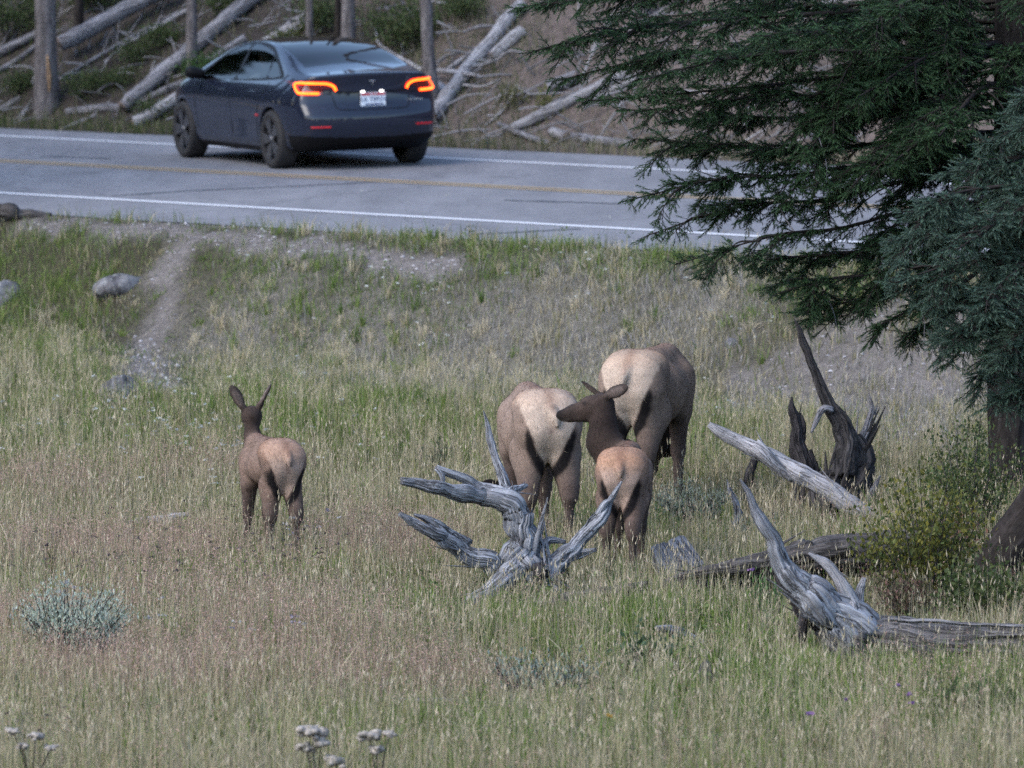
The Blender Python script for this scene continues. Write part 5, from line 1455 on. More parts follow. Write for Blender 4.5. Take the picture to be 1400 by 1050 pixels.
    Q = np.concatenate([b0 + np.array([[k, (k + 1) % 3, (k + 1) % 3 + 3, k + 3]]) for k in range(3)] + [b0 + 3 + np.array([[k, (k + 1) % 3, (k + 1) % 3 + 3, k + 3]]) for k in range(3)], 0)
    wd.add(V, None, Q)
    shade = rs.random(n); NV = []; NC = []
    for k in range(K + 1):
        u = (k + 0.4) / (K + 0.4)
        keep = np.ones(n, bool) if k == K else rs.random(n) < np.clip(bl / 0.026 / K, 0, 1)
        p = (1 - u) ** 2 * B + 2 * u * (1 - u) * mid + u * u * e
        ax = un(e - B)
        if k < K:
            sd = un(np.cross(ax, np.array([0.1, 0.2, 1.0]))) * (1 if k % 2 else -1)
            ax = un(ax * 0.8 + sd * rs.uniform(0.3, 0.95, (n, 1)) + np.stack([np.zeros(n), np.zeros(n), rs.uniform(-0.5, 0.25, n)], -1))
        p, ax = p[keep], ax[keep]; m_ = len(p)
        sl = rs.uniform(shoot[0], shoot[1], m_)[:, None, None]
        u1 = un(np.cross(ax, np.array([0.3, 0.1, 1.0]))); u2 = np.cross(ax, u1)
        Tm = np.stack(TPL)[rs.integers(0, 4, m_)]
        NV.append((p[:, None] + sl * (Tm[..., :1] * ax[:, None] + Tm[..., 1:2] * u1[:, None] + Tm[..., 2:] * u2[:, None])).reshape(-1, 3))
        c = np.array(cols[0])[None] * (1 - shade[keep, None]) + np.array(cols[1])[None] * shade[keep, None]
        c = c * rs.uniform(0.7, 1.3, (m_, 1))
        if tipcol is not None and k >= K - 1: c = c * 0.5 + np.array(tipcol) * 0.5
        NC.append(np.repeat(c, Tm.shape[1], 0))
    print('branchlets', n, 'needles', sum(len(x) for x in NV) // 3)
    return wd, np.concatenate(NV), np.concatenate(NC)
def px_limb(lst, Yt, r0, r1, dy_end, sag=0):
    n = len(lst); out = []
    for i, (x, y) in enumerate(lst):
        t = i / (n - 1)
        p = at(x, y, Yt + dy_end * t)
        out.append([p[0], p[1], p[2], r0 * (1 - t) + r1 * t])
    return np.array(out)
rs = np.random.default_rng(21)
g = ground_at(1383, 688)
Yt = g[1]
fir = thing('fir_tree', 'dark green fir whose long branches sweep over the road from the right', 'tree', g)
tp = [(1386, 712, 40), (1384, 680, 34), (1382, 620, 31), (1380, 560, 30), (1384, 400, 29), (1386, 200, 28), (1388, -100, 27), (1390, -500, 24)]
mb = MB(); sweep(mb, pix(tp, Yt), sides=28, ridge=0.14, seed=3, n=60); mb.V = [v - g for v in mb.V]; mb.build('trunk', M['bark'], fir)
LIMBS = [
    ([(1385, -40), (1200, -12), (1000, -2), (850, -6), (704, 12)], 0.3), ([(1385, 10), (1200, 14), (1000, 26), (850, 40), (722, 72)], -0.2), ([(1385, 0), (1220, 5), (1080, 10), (940, 20), (790, 30)], 0.9),
    ([(1385, 40), (1250, 46), (1050, 66), (900, 78), (755, 112)], 0.5), ([(1385, 70), (1250, 88), (1100, 110), (950, 126), (800, 138)], -0.5), ([(1385, 60), (1240, 70), (1100, 70), (980, 84), (880, 108)], -1.1),
    ([(1385, 84), (1290, 100), (1190, 110), (1130, 132), (1050, 130), (930, 146), (846, 152)], -0.7), ([(1385, 130), (1250, 145), (1120, 160), (1000, 160), (905, 168)], 0.6),
    ([(1330, 85), (1230, 120), (1150, 140), (1118, 190), (1095, 215)], -0.9), ([(1385, 150), (1250, 185), (1120, 205), (980, 198), (868, 190)], 0.2),
    ([(1385, 190), (1250, 215), (1100, 238), (980, 245), (862, 273)], -0.3), ([(1385, 215), (1250, 244), (1130, 272), (1010, 282), (885, 322)], 0.5),
    ([(1385, 230), (1260, 280), (1150, 312), (1060, 322), (922, 362)], -0.6), ([(1385, 255), (1280, 305), (1180, 342), (1080, 352), (1012, 356)], 0.4),
    ([(1385, 275), (1300, 335), (1200, 372), (1130, 382), (1062, 402)], -0.4), ([(1385, 300), (1310, 362), (1230, 395), (1150, 415), (1112, 420)], 0.3),
    ([(1385, 320), (1320, 385), (1260, 415), (1192, 450)], -0.5), ([(1385, 345), (1330, 400), (1280, 435), (1236, 466)], 0.2), ([(1385, 190), (1320, 215), (1240, 255), (1190, 300)], 0.9), ([(1385, 120), (1300, 150), (1220, 200), (1160, 260)], -1.2),
    ([(1385, 20), (1320, 40), (1240, 90), (1180, 150)], 1.3), ([(1385, 60), (1330, 90), (1270, 160), (1230, 230)], -1.3), ([(1385, 380), (1350, 430), (1320, 470), (1295, 500)], -0.3), ([(1385, 410), (1360, 460), (1345, 510), (1335, 545)], 0.2),
    ([(1385, -20), (1280, 10), (1150, 40), (1040, 50)], -1.4), ([(1385, 90), (1300, 115), (1200, 160), (1090, 180)], 1.3), ([(1385, 30), (1250, 30), (1120, 40), (1010, 60)], 1.2),
    ([(1385, -90), (1200, -70), (1000, -60), (850, -50), (730, -30)], -0.5)]
limbs = [px_limb(l, Yt, 0.022, 0.005, d) for l, d in LIMBS]
for k in range(20):     # limbs turned away from and towards the viewer, round the trunk
    z0 = at(1385, rs.uniform(-120, 300), Yt); a0 = rs.uniform(-1.3, 1.0); sgn = 1 if k % 3 == 0 else -1
    e = z0 + np.array([math.sin(a0) * 1.6, sgn * math.cos(a0) * 1.8, -0.35]); mdl = (z0 + e) / 2 + np.array([0, 0, 0.12])
    limbs.append(np.array([[*z0, 0.03], [*mdl, 0.02], [*e, 0.006]]))
wd, nV, nC = conifer_parts(limbs, rs, cols=((0.006, 0.018, 0.007), (0.033, 0.068, 0.026)), tipcol=(0.038, 0.084, 0.032))
wd.V = [v - g for v in wd.V]; wd.build('branches', M['twigbark'], fir)
crown = mesh_np('crown', nV - g, np.arange(len(nV)).reshape(-1, 3), M['needle'], fir, False, nC)
# bare dead twigs inside the crown
mb = MB()
for _ in range(70):
    P = limbs[rs.integers(len(LIMBS))]; c = catmull(P[:, :3], 20)[rs.integers(3, 16)]
    d = nrm(rs.normal(0, 1, 3) * np.array([1, 0.4, 0.8]) + np.array([-0.3, 0, -0.4])); L = rs.uniform(0.15, 0.5)
    sweep(mb, np.array([[*c, 0.006], [*(c + d * L * 0.5 + rs.normal(0, 0.03, 3)), 0.004], [*(c + d * L), 0.0015]]), sides=4, n=6, ridge=0, rag=0, cap=False)
mb.V = [v - g for v in mb.V]; mb.build('dead_twigs', M['greywood'], fir)['kind'] = 'stuff'

g2 = ground_at(1352, 822)
Y2 = g2[1]
spr = thing('spruce_tree', 'blue-green spruce leaning in at the right edge, base of its trunk curved', 'tree', g2)
tp = [(1322, 838, 20), (1350, 800, 30), (1376, 752, 33), (1408, 706, 32), (1446, 640, 30), (1482, 520, 28), (1504, 350, 26), (1510, 100, 24), (1512, -250, 20)]
mb = MB(); sweep(mb, pix(tp, Y2), sides=26, ridge=0.12, seed=13, n=60); mb.V = [v - g2 for v in mb.V]; mb.build('trunk', M['bark'], spr)
SL = [([(1505, 200), (1420, 212), (1340, 222), (1288, 240)], 0.2), ([(1505, 235), (1400, 250), (1310, 264), (1240, 292)], -0.3), ([(1505, 268), (1400, 300), (1300, 312), (1224, 330)], 0.3), ([(1505, 298), (1400, 344), (1300, 362), (1226, 386)], -0.4),
      ([(1505, 335), (1410, 384), (1330, 402), (1256, 416)], 0.2), ([(1505, 360), (1420, 422), (1350, 444), (1286, 462)], -0.3), ([(1505, 400), (1430, 456), (1380, 486), (1332, 516)], 0.2), ([(1505, 430), (1440, 496), (1400, 526), (1350, 556)], -0.2),
      ([(1505, 150), (1440, 160), (1390, 176), (1345, 200)], 0.0), ([(1505, 250), (1430, 270), (1370, 300), (1310, 340)], -0.8), ([(1505, 310), (1440, 340), (1390, 370), (1330, 430)], -0.9), ([(1505, 380), (1450, 410), (1410, 450), (1370, 500)], -0.7),
      ([(1505, 200), (1450, 230), (1400, 260), (1350, 290)], 0.8), ([(1505, 90), (1460, 110), (1420, 130), (1385, 150)], 0.4), ([(1505, 290), (1440, 300), (1380, 310), (1290, 300)], 0.7), ([(1505, 20), (1470, 40), (1430, 60)], -0.2)]
limbs2 = [px_limb(l, Y2, 0.024, 0.005, d) for l, d in SL]
wd, nV, nC = conifer_parts(limbs2, np.random.default_rng(8), droop=0.10, thr=0.25, nsec=16, spacing=0.017, blen=(0.07, 0.18), shoot=(0.04, 0.075), dens=1.25, cols=((0.018, 0.038, 0.025), (0.058, 0.098, 0.068)), tipcol=(0.080, 0.125, 0.092))
wd.V = [v - g2 for v in wd.V]; wd.build('branches', M['twigbark'], spr)
mesh_np('crown', nV - g2, np.arange(len(nV)).reshape(-1, 3), M['needle'], spr, False, nC)

# ------------------------------------------------------------------ trunks on the far hillside
def hill_tree(label, px, py, rpx, lean=0.0, bark='greybark', seed=0, scar=False, Hc=16.0, taper=0.95):
    g = ground_at(px, py, 84, 190)
    r0 = rpx / ppm(g[1])
    root = thing('pine_tree', label, 'tree', g, 0, 'trees on the far hillside')
    P = np.array([[0, 0, -0.2, r0 * 1.35], [lean * 0.05, 0, 0.12, r0 * 1.18], [lean * 0.5, 0, 0.8, r0 * 1.0], [lean * 1.0, 0, 1.6, r0 * taper], [lean * 4, 0.1, min(5.0, Hc * 0.8), r0 * 0.8], [lean * 6, 0, Hc, r0 * (0.25 if Hc > 6 else 0.6)]])
    mb = MB(); sweep(mb, P, sides=16, ridge=0.07, seed=seed, n=46); mb.build('trunk', M[bark], root)
    if scar:
        sb = MB(); sweep(sb, np.array([[0.02, -r0 * 0.80, 0.12, 0.03], [0.03, -r0 * 0.86, 0.42, 0.055], [0.01, -r0 * 0.84, 0.72, 0.03]]), sides=12, n=12, ridge=0.2, seed=9, flat=0.6); sb.build('bark_scar', M['scar'], root)
    if Hc < 6: return
    r_ = np.random.default_rng(seed + 60)
    n = 1300
    hz = r_.uniform(0, 1, n) ** 0.8
    rad = (1 - hz) * 1.5 + 0.15
    an = r_.uniform(0, 6.28, n); rr = rad * np.sqrt(r_.uniform(0.05, 1, n))
    c = np.stack([lean * 6 + np.cos(an) * rr, np.sin(an) * rr, 9.0 + hz * (Hc - 8.6) - 0.25 * rr], -1)
    d1 = r_.normal(0, 1, (n, 3)); d1 /= np.linalg.norm(d1, axis=1)[:, None]
    d2 = np.cross(d1, r_.normal(0, 1, (n, 3))); d2 /= np.linalg.norm(d2, axis=1)[:, None]
    s = r_.uniform(0.08, 0.22, n)[:, None]
    V = np.stack([c + d1 * s, c - d1 * s * 0.5 + d2 * s * 0.5, c - d1 * s * 0.5 - d2 * s * 0.5], 1).reshape(-1, 3)
    C = np.repeat(np.array([0.03, 0.055, 0.03]) * r_.uniform(0.6, 1.4, (n, 1)), 3, 0)
    mesh_np('crown', V, np.arange(len(V)).reshape(-1, 3), M['needle'], root, False, C)
M['scar'] = woodmat('bare_orange_wood', (0.36, 0.24, 0.14), (0.24, 0.15, 0.09), (0.08, 0.05, 0.03), 0.36, 0.4)
hill_tree('thick pine trunk with a bare orange scar at upper left', 64, 152, 15, -0.02, 'greybark', 1, True)
hill_tree('slim straight trunk rising just left of the car', 262, 112, 7.5, 0.0, 'greybark', 2, Hc=3.6)
hill_tree('leaning trunk directly right of the car rear window', 592, 150, 8.5, -0.13, 'greybark', 3, Hc=4.2)
hill_tree('trunk rising behind the middle of the car roof', 476, 78, 9, 0.0, 'greybark', 4, Hc=3.6)
hill_tree('thin trunk rising behind the left end of the car roof', 423, 80, 4.5, 0.0, 'greybark', 5, Hc=3.6)
hill_tree('short stretch of trunk showing above the fir branches at the top edge', 878, 30, 11, 0.0, 'greybark', 6)
hill_tree('dark thin trunk behind the scarred pine', 108, 40, 6, 0.0, 'bark', 7)
hill_tree('trunk behind the car roof left of the middle one', 462, 60, 4, 0.0, 'bark', 8, Hc=3.6)

# ------------------------------------------------------------------ shrubs and leafy plants
def bush(name, label, cat, px, py, wpx, hpx, nstem, nleaf, leaf, cols, seed, narrow=0.4, spread=1.0, group=None, up=0.6, y0=34.0):
    g = ground_at(px, py, y0)
    s = ppm(g[1]); W, H = wpx / s / 2, hpx / s
    r_ = np.random.default_rng(seed)
    root = thing(name, label, cat, g, 0, group)
    st = MB(); ends = []
    for i in range(nstem):
        a = r_.uniform(0, 6.28); q = math.sqrt(r_.random()) * W * spread
        hh = H * r_.uniform(0.55, 1.05) * (1 - 0.35 * (q / W) ** 2)
        b = np.array([math.cos(a) * q * 0.25, math.sin(a) * q * 0.25, -0.03]); e = np.array([math.cos(a) * q, math.sin(a) * q * 0.8, hh])
        md = (b + e) / 2 + np.array([0, 0, H * 0.08]) + r_.normal(0, 0.02, 3)
        sweep(st, np.array([[*b, 0.006], [*md, 0.004], [*e, 0.002]]), sides=4, n=6, ridge=0, rag=0, cap=False)
        ends.append((b, md, e))
    st.build('stems', M['brownwood'], root)
    k = r_.integers(0, nstem, nleaf); u = r_.uniform(0.15, 1.0, nleaf) ** 0.7
    B = np.array([ends[i][0] for i in k]); Md = np.array([ends[i][1] for i in k]); E = np.array([ends[i][2] for i in k])
    c = ((1 - u) ** 2)[:, None] * B + (2 * u * (1 - u))[:, None] * Md + (u * u)[:, None] * E
    c = c + r_.normal(0, 1, (nleaf, 3)) * np.array([1, 1, 0.7]) * (leaf * 1.6)
    d = r_.normal(0, 1, (nleaf, 3)); d[:, 2] = np.abs(d[:, 2]) * up * 2 + up; d /= np.linalg.norm(d, axis=1)[:, None]
    w_ = np.cross(d, r_.normal(0, 1, (nleaf, 3))); w_ /= np.linalg.norm(w_, axis=1)[:, None]
    nn = np.cross(d, w_)
    L = leaf * r_.uniform(0.6, 1.3, nleaf)[:, None]
    V = np.stack([c, c + d * L * 0.5 + w_ * L * narrow * 0.5 + nn * L * 0.08, c + d * L, c + d * L * 0.5 - w_ * L * narrow * 0.5 + nn * L * 0.08], 1).reshape(-1, 3)
    ii = np.arange(nleaf * 4).reshape(-1, 4)
    mixw = r_.random((nleaf, len(cols))) ** 4; mixw /= mixw.sum(1)[:, None]
    C = np.repeat((mixw @ np.array(cols)) * r_.uniform(0.7, 1.25, (nleaf, 1)), 4, 0)
    mesh_np('foliage', V, ii, M['leaf'], root, False, C)
    return root
YG = [(0.20, 0.18, 0.035), (0.12, 0.13, 0.035), (0.055, 0.08, 0.025)]
bush('leafy_shrub', 'yellow-green leafy shrub in front of the curved spruce trunk', 'shrub', 1262, 838, 190, 215, 46, 3400, 0.037, YG, 1, 0.6)
bush('leafy_shrub', 'tall green and yellow shrub growing against the fir trunk', 'shrub', 1330, 742, 150, 190, 32, 3000, 0.030, [(0.15, 0.16, 0.045), (0.07, 0.11, 0.04), (0.05, 0.075, 0.035)], 2, 0.6)
bush('leafy_shrub', 'low reddish-brown shrub beside the near fallen log', 'shrub', 1232, 850, 100, 70, 18, 900, 0.035, [(0.16, 0.085, 0.07), (0.12, 0.10, 0.06), (0.09, 0.10, 0.045)], 3, 0.5)
bush('leafy_shrub', 'dark green shrub at the foot of the curved spruce trunk', 'shrub', 1350, 858, 130, 90, 20, 1500, 0.04, [(0.06, 0.085, 0.03), (0.10, 0.12, 0.04)], 4, 0.6)
bush('dead_twig_cluster', 'rusty dead twig cluster hanging among the shrub leaves', 'shrub', 1310, 770, 60, 70, 10, 260, 0.05, [(0.22, 0.09, 0.06), (0.16, 0.08, 0.06)], 5, 0.25)
SG = [(0.46, 0.52, 0.41), (0.52, 0.55, 0.47), (0.34, 0.42, 0.31)]
bush('sagebrush', 'pale grey-green sagebrush clump in the left meadow', 'shrub', 100, 900, 165, 108, 130, 5200, 0.024, SG, 6, 0.35, up=1.0)
SG2 = [(0.20, 0.24, 0.19), (0.25, 0.275, 0.235), (0.13, 0.165, 0.115)]
bush('sagebrush', 'grey-green sagebrush right of the rusty-rumped calf', 'shrub', 945, 716, 110, 62, 40, 1300, 0.028, SG2, 7, 0.35, up=1.0)
bush('sagebrush', 'small sagebrush between the calf and the grey shard', 'shrub', 1040, 745, 80, 45, 26, 700, 0.028, SG2, 8, 0.35, up=1.0)
bush('pale_plant', 'silvery leafed plant in the near middle grass', 'plant', 712, 950, 95, 66, 22, 300, 0.032, [(0.27, 0.33, 0.29), (0.18, 0.24, 0.17)], 9, 0.35, up=1.2)
bush('pale_plant', 'silvery leafed plant right of the near middle one', 'plant', 785, 950, 80, 60, 16, 200, 0.032, [(0.25, 0.30, 0.27), (0.17, 0.22, 0.16)], 10, 0.35, up=1.2)
bush('green_weed', 'dark green broad weed below the flat shard', 'plant', 880, 930, 90, 60, 16, 420, 0.045, [(0.07, 0.11, 0.045), (0.05, 0.085, 0.05)], 11, 0.5)
bush('green_weed', 'bright green thistle weed in front of the rotting log', 'plant', 1041, 840, 34, 56, 8, 200, 0.045, [(0.10, 0.17, 0.06)], 12, 0.4, up=1.2)
bush('green_weed', 'green weed clump in the bottom right corner', 'plant', 1340, 1000, 150, 70, 22, 700, 0.05, [(0.08, 0.13, 0.045), (0.12, 0.14, 0.05)], 13, 0.4, up=1.1)
bush('green_weed', 'dark leafy weed standing behind the silver stump', 'plant', 598, 642, 44, 34, 8, 160, 0.035, [(0.06, 0.085, 0.045)], 14, 0.4, up=1.0)
HG = [(0.045, 0.075, 0.025), (0.07, 0.10, 0.035), (0.09, 0.10, 0.04)]
bush('hillside_shrub', 'bright green sapling at the foot of the slim trunk', 'shrub', 278, 108, 62, 40, 16, 700, 0.055, [(0.07, 0.13, 0.035), (0.05, 0.09, 0.03)], 15, 0.4, y0=84.0)
bush('hillside_shrub', 'dark shrub at the top left of the hillside', 'shrub', 18, 52, 120, 70, 24, 1500, 0.06, HG, 16, 0.5, y0=84.0)
bush('hillside_shrub', 'green shrub beside the scarred pine trunk', 'shrub', 120, 132, 80, 34, 20, 800, 0.05, HG, 17, 0.4, y0=84.0)
bush('hillside_shrub', 'green shrubs under the looped limb', 'shrub', 188, 88, 70, 36, 18, 700, 0.05, HG, 18, 0.4, y0=84.0)
bush('hillside_shrub', 'dark green shrub behind the leaning trunk', 'shrub', 560, 66, 130, 70, 26, 1700, 0.06, HG, 19, 0.5, y0=84.0)
bush('hillside_shrub', 'dark shrub above the middle of the car roof', 'shrub', 445, 42, 110, 44, 20, 1100, 0.06, HG, 20, 0.5, y0=84.0)
bush('hillside_shrub', 'green shrub above the thick jutting log', 'shrub', 128, 14, 110, 50, 20, 1100, 0.06, HG, 21, 0.5, y0=84.0)
bush('hillside_shrub', 'yellowish shrub over the car roof near the pale log', 'shrub', 398, 66, 70, 32, 16, 600, 0.05, [(0.11, 0.12, 0.04), (0.07, 0.09, 0.03)], 22, 0.5, y0=84.0)
bush('hillside_shrub', 'small yellow-green tuft near the hollow log', 'shrub', 744, 150, 30, 26, 8, 200, 0.05, [(0.16, 0.16, 0.05)], 23, 0.4, y0=84.0)
bush('hillside_shrub', 'low olive tuft below the steep pale log', 'shrub', 700, 150, 40, 30, 10, 260, 0.05, [(0.12, 0.12, 0.05)], 24, 0.4, y0=84.0)
for i_, (lb, hx, hy, hw, hh) in enumerate((('low green bush under the thick jutting log', 150, 118, 90, 26), ('low green bush left of the scarred pine', 28, 128, 70, 30), ('low bush on the verge behind the front wheel', 215, 160, 70, 22), ('olive bush between the two slender poles and the leaning log', 225, 62, 70, 28), ('olive bush at the top edge above the steep pale log', 640, 24, 90, 36), ('dark bush at the top edge right of the thick jutting log', 305, 20, 80, 40))):
    bush('hillside_shrub', lb, 'shrub', hx, hy, hw, hh, 18, 900, 0.05, HG, 80 + i_, 0.45, y0=84.0)
# out-of-focus flower heads at the bottom edge
M['fluff'] = plain('fluffy_seed_head', (0.26, 0.23, 0.20), 0.95, var=0.7, scale=60)
def seed_plant(label, px, py, heads):
    D = 42.3
    X = (px - 700) / F * D
    g = np.array([X, D, float(ground_z(X, D))])
    root = thing('seed_head_plant', label, 'plant', g)
    st = MB()
    r_ = np.random.default_rng(int(px))
    for hx, hy, r in heads:
        e = at(hx, hy, D) - g; rad = r / ppm(D)
        sweep(st, np.array([[r_.normal(0, 0.01), 0, 0, 0.004], [e[0] * 0.4, 0, e[2] * 0.6, 0.0035], [*e, 0.003]]), sides=5, n=8, ridge=0, rag=0, cap=False)
        pr = [El(e + np.clip(r_.normal(0, 0.42, 3), -0.8, 0.8) * rad * np.array([1, 1, 0.45]), np.eye(3), tuple(rad * r_.uniform(0.16, 0.34) * np.array([1.1, 1.1, 0.8])), (1, 1, 1)) for _ in range(30)]
        pr.append(El(e, np.eye(3), (rad * 0.6, rad * 0.6, rad * 0.22), (1, 1, 1)))
        V, Q, C = skin(pr, max(rad * 0.10, 0.004), 0.006, pad=0.03, sm=1)
        mesh_np('seed_head', V, Q, M['fluff'], root)
    st.build('stems', M['brownwood'], root)
seed_plant('blurred whitish seed heads at the bottom, tallest cluster', 430, 1060, [(427, 1000, 20), (440, 1016, 15), (418, 1022, 14)])
seed_plant('blurred whitish seed heads right of the tallest cluster', 515, 1065, [(505, 1006, 17), (533, 1003, 11), (515, 1024, 14)])
seed_plant('low blurred seed head at the very bottom edge', 458, 1075, [(460, 1041, 17)])
seed_plant('greyish blurred seed heads in the bottom left corner', 40, 1065, [(18, 1000, 12), (48, 1008, 12), (70, 1022, 10), (30, 1020, 10)])

# ------------------------------------------------------------------ the woods round the meadow, outside the frame, mirrored in the car
WV = MB(); r_ = np.random.default_rng(91)
spots = []
for k in range(64):
    a0 = r_.uniform(R(95), R(400)); dist = r_.uniform(42, 75)
    x, y = math.cos(a0) * dist, 20 + math.sin(a0) * dist
    if abs(x) < 0.10 * max(y, 0) + 14 and y > 0: continue
    if perp_near(x, y) < 4 and y > 0: continue
    spots.append((x, y, r_.uniform(13, 21)))
for _ in range(64):
    y = r_.uniform(80, 170); x = -7 - 0.42 * (y - 100) - r_.uniform(9, 40); spots.append((x, y, r_.uniform(12, 20)))
for x, y, Ht in spots:
    z0 = float(ground_z(x, y))
    sweep(WV, np.array([[x, y, z0 - 0.3, 0.25], [x, y, z0 + Ht * 0.5, 0.17], [x, y, z0 + Ht, 0.03]]), sides=8, n=8, ridge=0, rag=0, cap=False, col=(0.09, 0.07, 0.06))
    n = 800
    hz = r_.uniform(0, 1, n) ** 0.85
    rad = ((1 - hz) * 2.3 + 0.2) * (0.65 + 0.35 * np.abs(np.sin(hz * 40)))
    an = r_.uniform(0, 6.28, n); rr = rad * np.sqrt(r_.uniform(0.05, 1, n))
    c = np.stack([x + np.cos(an) * rr, y + np.sin(an) * rr, z0 + 1.6 + hz * (Ht - 1.4) - 0.3 * rr], -1)
    d1 = r_.normal(0, 1, (n, 3)); d1 /= np.linalg.norm(d1, axis=1)[:, None]
    d2 = np.cross(d1, r_.normal(0, 1, (n, 3))); d2 /= np.linalg.norm(d2, axis=1)[:, None]
    s_ = r_.uniform(0.3, 0.75, n)[:, None]
    WV.add(np.stack([c + d1 * s_, c - d1 * s_ * 0.6 + d2 * s_ * 0.5, c - d1 * s_ * 0.6 - d2 * s_ * 0.5], 1).reshape(-1, 3), np.arange(3 * n).reshape(-1, 3), None, None, np.repeat(np.array([0.03, 0.055, 0.032]) * r_.uniform(0.6, 1.4, (n, 1)), 3, 0))
tag(WV.build('woods', M['needle'], smooth=False), 'dark conifer woods round the meadow, mirrored in the car paint', 'woods', kind='stuff')

# ------------------------------------------------------------------ grass
def blades(P, H, Wd, col0, col1, lean=0.35, seed=0, curl=1.8):
    r_ = np.random.default_rng(seed)
    n = len(P)
    az = r_.uniform(0, 2 * math.pi, n); ln = np.abs(r_.normal(0, lean, n))
    dirx, diry = np.cos(az) * ln, np.sin(az) * ln
    wa = r_.uniform(-0.9, 0.9, n)                        # blade faces roughly any way
    wx, wy = np.cos(wa), np.sin(wa)
    out = []
    for t, wt in ((0.0, 1.0), (0.55, 0.8)):
        c = P + np.stack([dirx * H * t ** curl, diry * H * t ** curl, H * t * (1 - 0.25 * ln * t)], -1)
        o = np.stack([wx * Wd * wt / 2, wy * Wd * wt / 2, np.zeros(n)], -1)
        out += [c - o, c + o]
    out.append(P + np.stack([dirx * H, diry * H, H * (1 - 0.3 * ln)], -1))
    V = np.stack(out, 1).reshape(-1, 3)
    b = np.arange(n)[:, None] * 5
    T = np.concatenate([b + np.array([[0, 1, 3]]), b + np.array([[0, 3, 2]]), b + np.array([[2, 3, 4]])], 0)
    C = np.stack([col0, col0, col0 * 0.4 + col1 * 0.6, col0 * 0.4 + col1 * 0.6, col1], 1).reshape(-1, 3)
    tip = out[4]
    return V, T, C, tip
def sample(n, y0, y1, seed, far_pow=2.0, side=0.4):
    r_ = np.random.default_rng(seed)
    Y = (y0 ** (1 - far_pow) + r_.random(n) * (y1 ** (1 - far_pow) - y0 ** (1 - far_pow))) ** (1 / (1 - far_pow)) if far_pow != 1 else y0 * (y1 / y0) ** r_.random(n)
    X = r_.uniform(-1, 1, n) * (0.0650 * Y + side)
    return X, Y, r_
GA = MB()
# places where plants, logs and trampled ground keep the grass short
CLEAR = [blob(100, 915, 0.35, 0.4), blob(712, 955, 0.22, 0.5), blob(785, 955, 0.2, 0.5), blob(1200, 912, 0.5, 0.55), blob(1300, 915, 0.5, 0.5), blob(1390, 918, 0.5, 0.5), blob(1110, 900, 0.25, 0.5), blob(925, 805, 0.3, 0.45), blob(1000, 820, 0.4, 0.45), blob(1090, 815, 0.4, 0.4),
         blob(700, 835, 0.4, 0.45), blob(640, 835, 0.3, 0.45), blob(755, 830, 0.3, 0.45), blob(215, 728, 0.3, 0.4), blob(940, 885, 0.3, 0.4), blob(690, 975, 0.8, 0.35), blob(1120, 720, 0.5, 0.8), blob(1012, 745, 0.2, 0.5), blob(967, 945, 0.12, 0.5), blob(168, 565, 0.35, 0.6), blob(168, 590, 0.35, 0.5), blob(945, 722, 0.35, 0.6), blob(1250, 860, 0.5, 0.7), blob(1330, 800, 0.6, 1.2)]
def put(X, Y, H, Wd, c0, c1, lean, seed, sink=0.01):
    H = H * (1 - 0.62 * np.clip(blobs(X, Y, CLEAR) * 1.25, 0, 1)) * (1 - 0.55 * sstep(0.75, 0.25, np.minimum(seg_dist(X, Y, TRAIL), seg_dist(X, Y + 0.6, TRAIL))))
    P = np.stack([X, Y, ground_z(X, Y) - sink], -1)
    V, T, C, tip = blades(P, H, Wd, c0, c1, lean, seed)
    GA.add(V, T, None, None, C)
    return tip
def lerp(a, b, t): return np.asarray(a)[None] * (1 - t[:, None]) + np.asarray(b)[None] * t[:, None]
def fields(X, Y):
    return dict(green=np.clip(blobs(X, Y, GREEN) + 0.7 * (fbm(X * 0.8, Y * 0.35, 3) - 0.5), 0, 1), dry=np.clip(blobs(X, Y, DRY) * (0.5 + 1.0 * fbm(X * 1.6, Y * 1.0, 3)), 0, 1), pink=np.clip(blobs(X, Y, PINK) + 0.5 * (fbm(X * 0.9 + 7, Y * 0.4, 3) - 0.55), 0, 1), grav=gravel_mask(X, Y), p=perp_near(X, Y))
# short undergrowth
X, Y, r_ = sample(250000, 42.0, 84.0, 1, 1.3)
tx, ty, _ = sample(9000, 42.0, 84.0, 2, 1.0)             # half of the blades stand in tufts
hf = r_.random(len(X)) < 0.5
ti = r_.integers(0, len(tx), hf.sum()); tr = 0.035 + 0.06 * r_.random(hf.sum())
X[hf] = tx[ti] + r_.normal(0, 1, hf.sum()) * tr; Y[hf] = ty[ti] + r_.normal(0, 1, hf.sum()) * tr
tid = np.full(len(X), -1); tid[hf] = ti
f = fields(X, Y)
keep = (f['p'] > 0.03) & (r_.random(len(X)) < (1 - 0.90 * f['grav']) * (0.62 + 0.38 * fbm(X * 2.3, Y * 1.4, 2)))
X, Y, tid = X[keep], Y[keep], tid[keep]; f = {k: v[keep] for k, v in f.items()}; n = len(X)
rnd = r_.random(n)
bank = sstep(4.6, 1.0, f['p']) * 0.7
tall = 1.3 * fbm(X * 0.9 + 30, Y * 0.5, 3) - 0.15 + 0.5 * (fbm(X * 3.3, Y * 2.2, 2) - 0.5)
H = (0.10 + 0.17 * r_.random(n) ** 1.5 + 0.14 * (tall - 0.4)) * (1 - 0.42 * bank) * (1 - 0.35 * f['dry'])
H = np.where(tid >= 0, H * (0.85 + 0.75 * ((tid * 0.61803) % 1)), H)
H = np.clip(H, 0.05, 0.6)
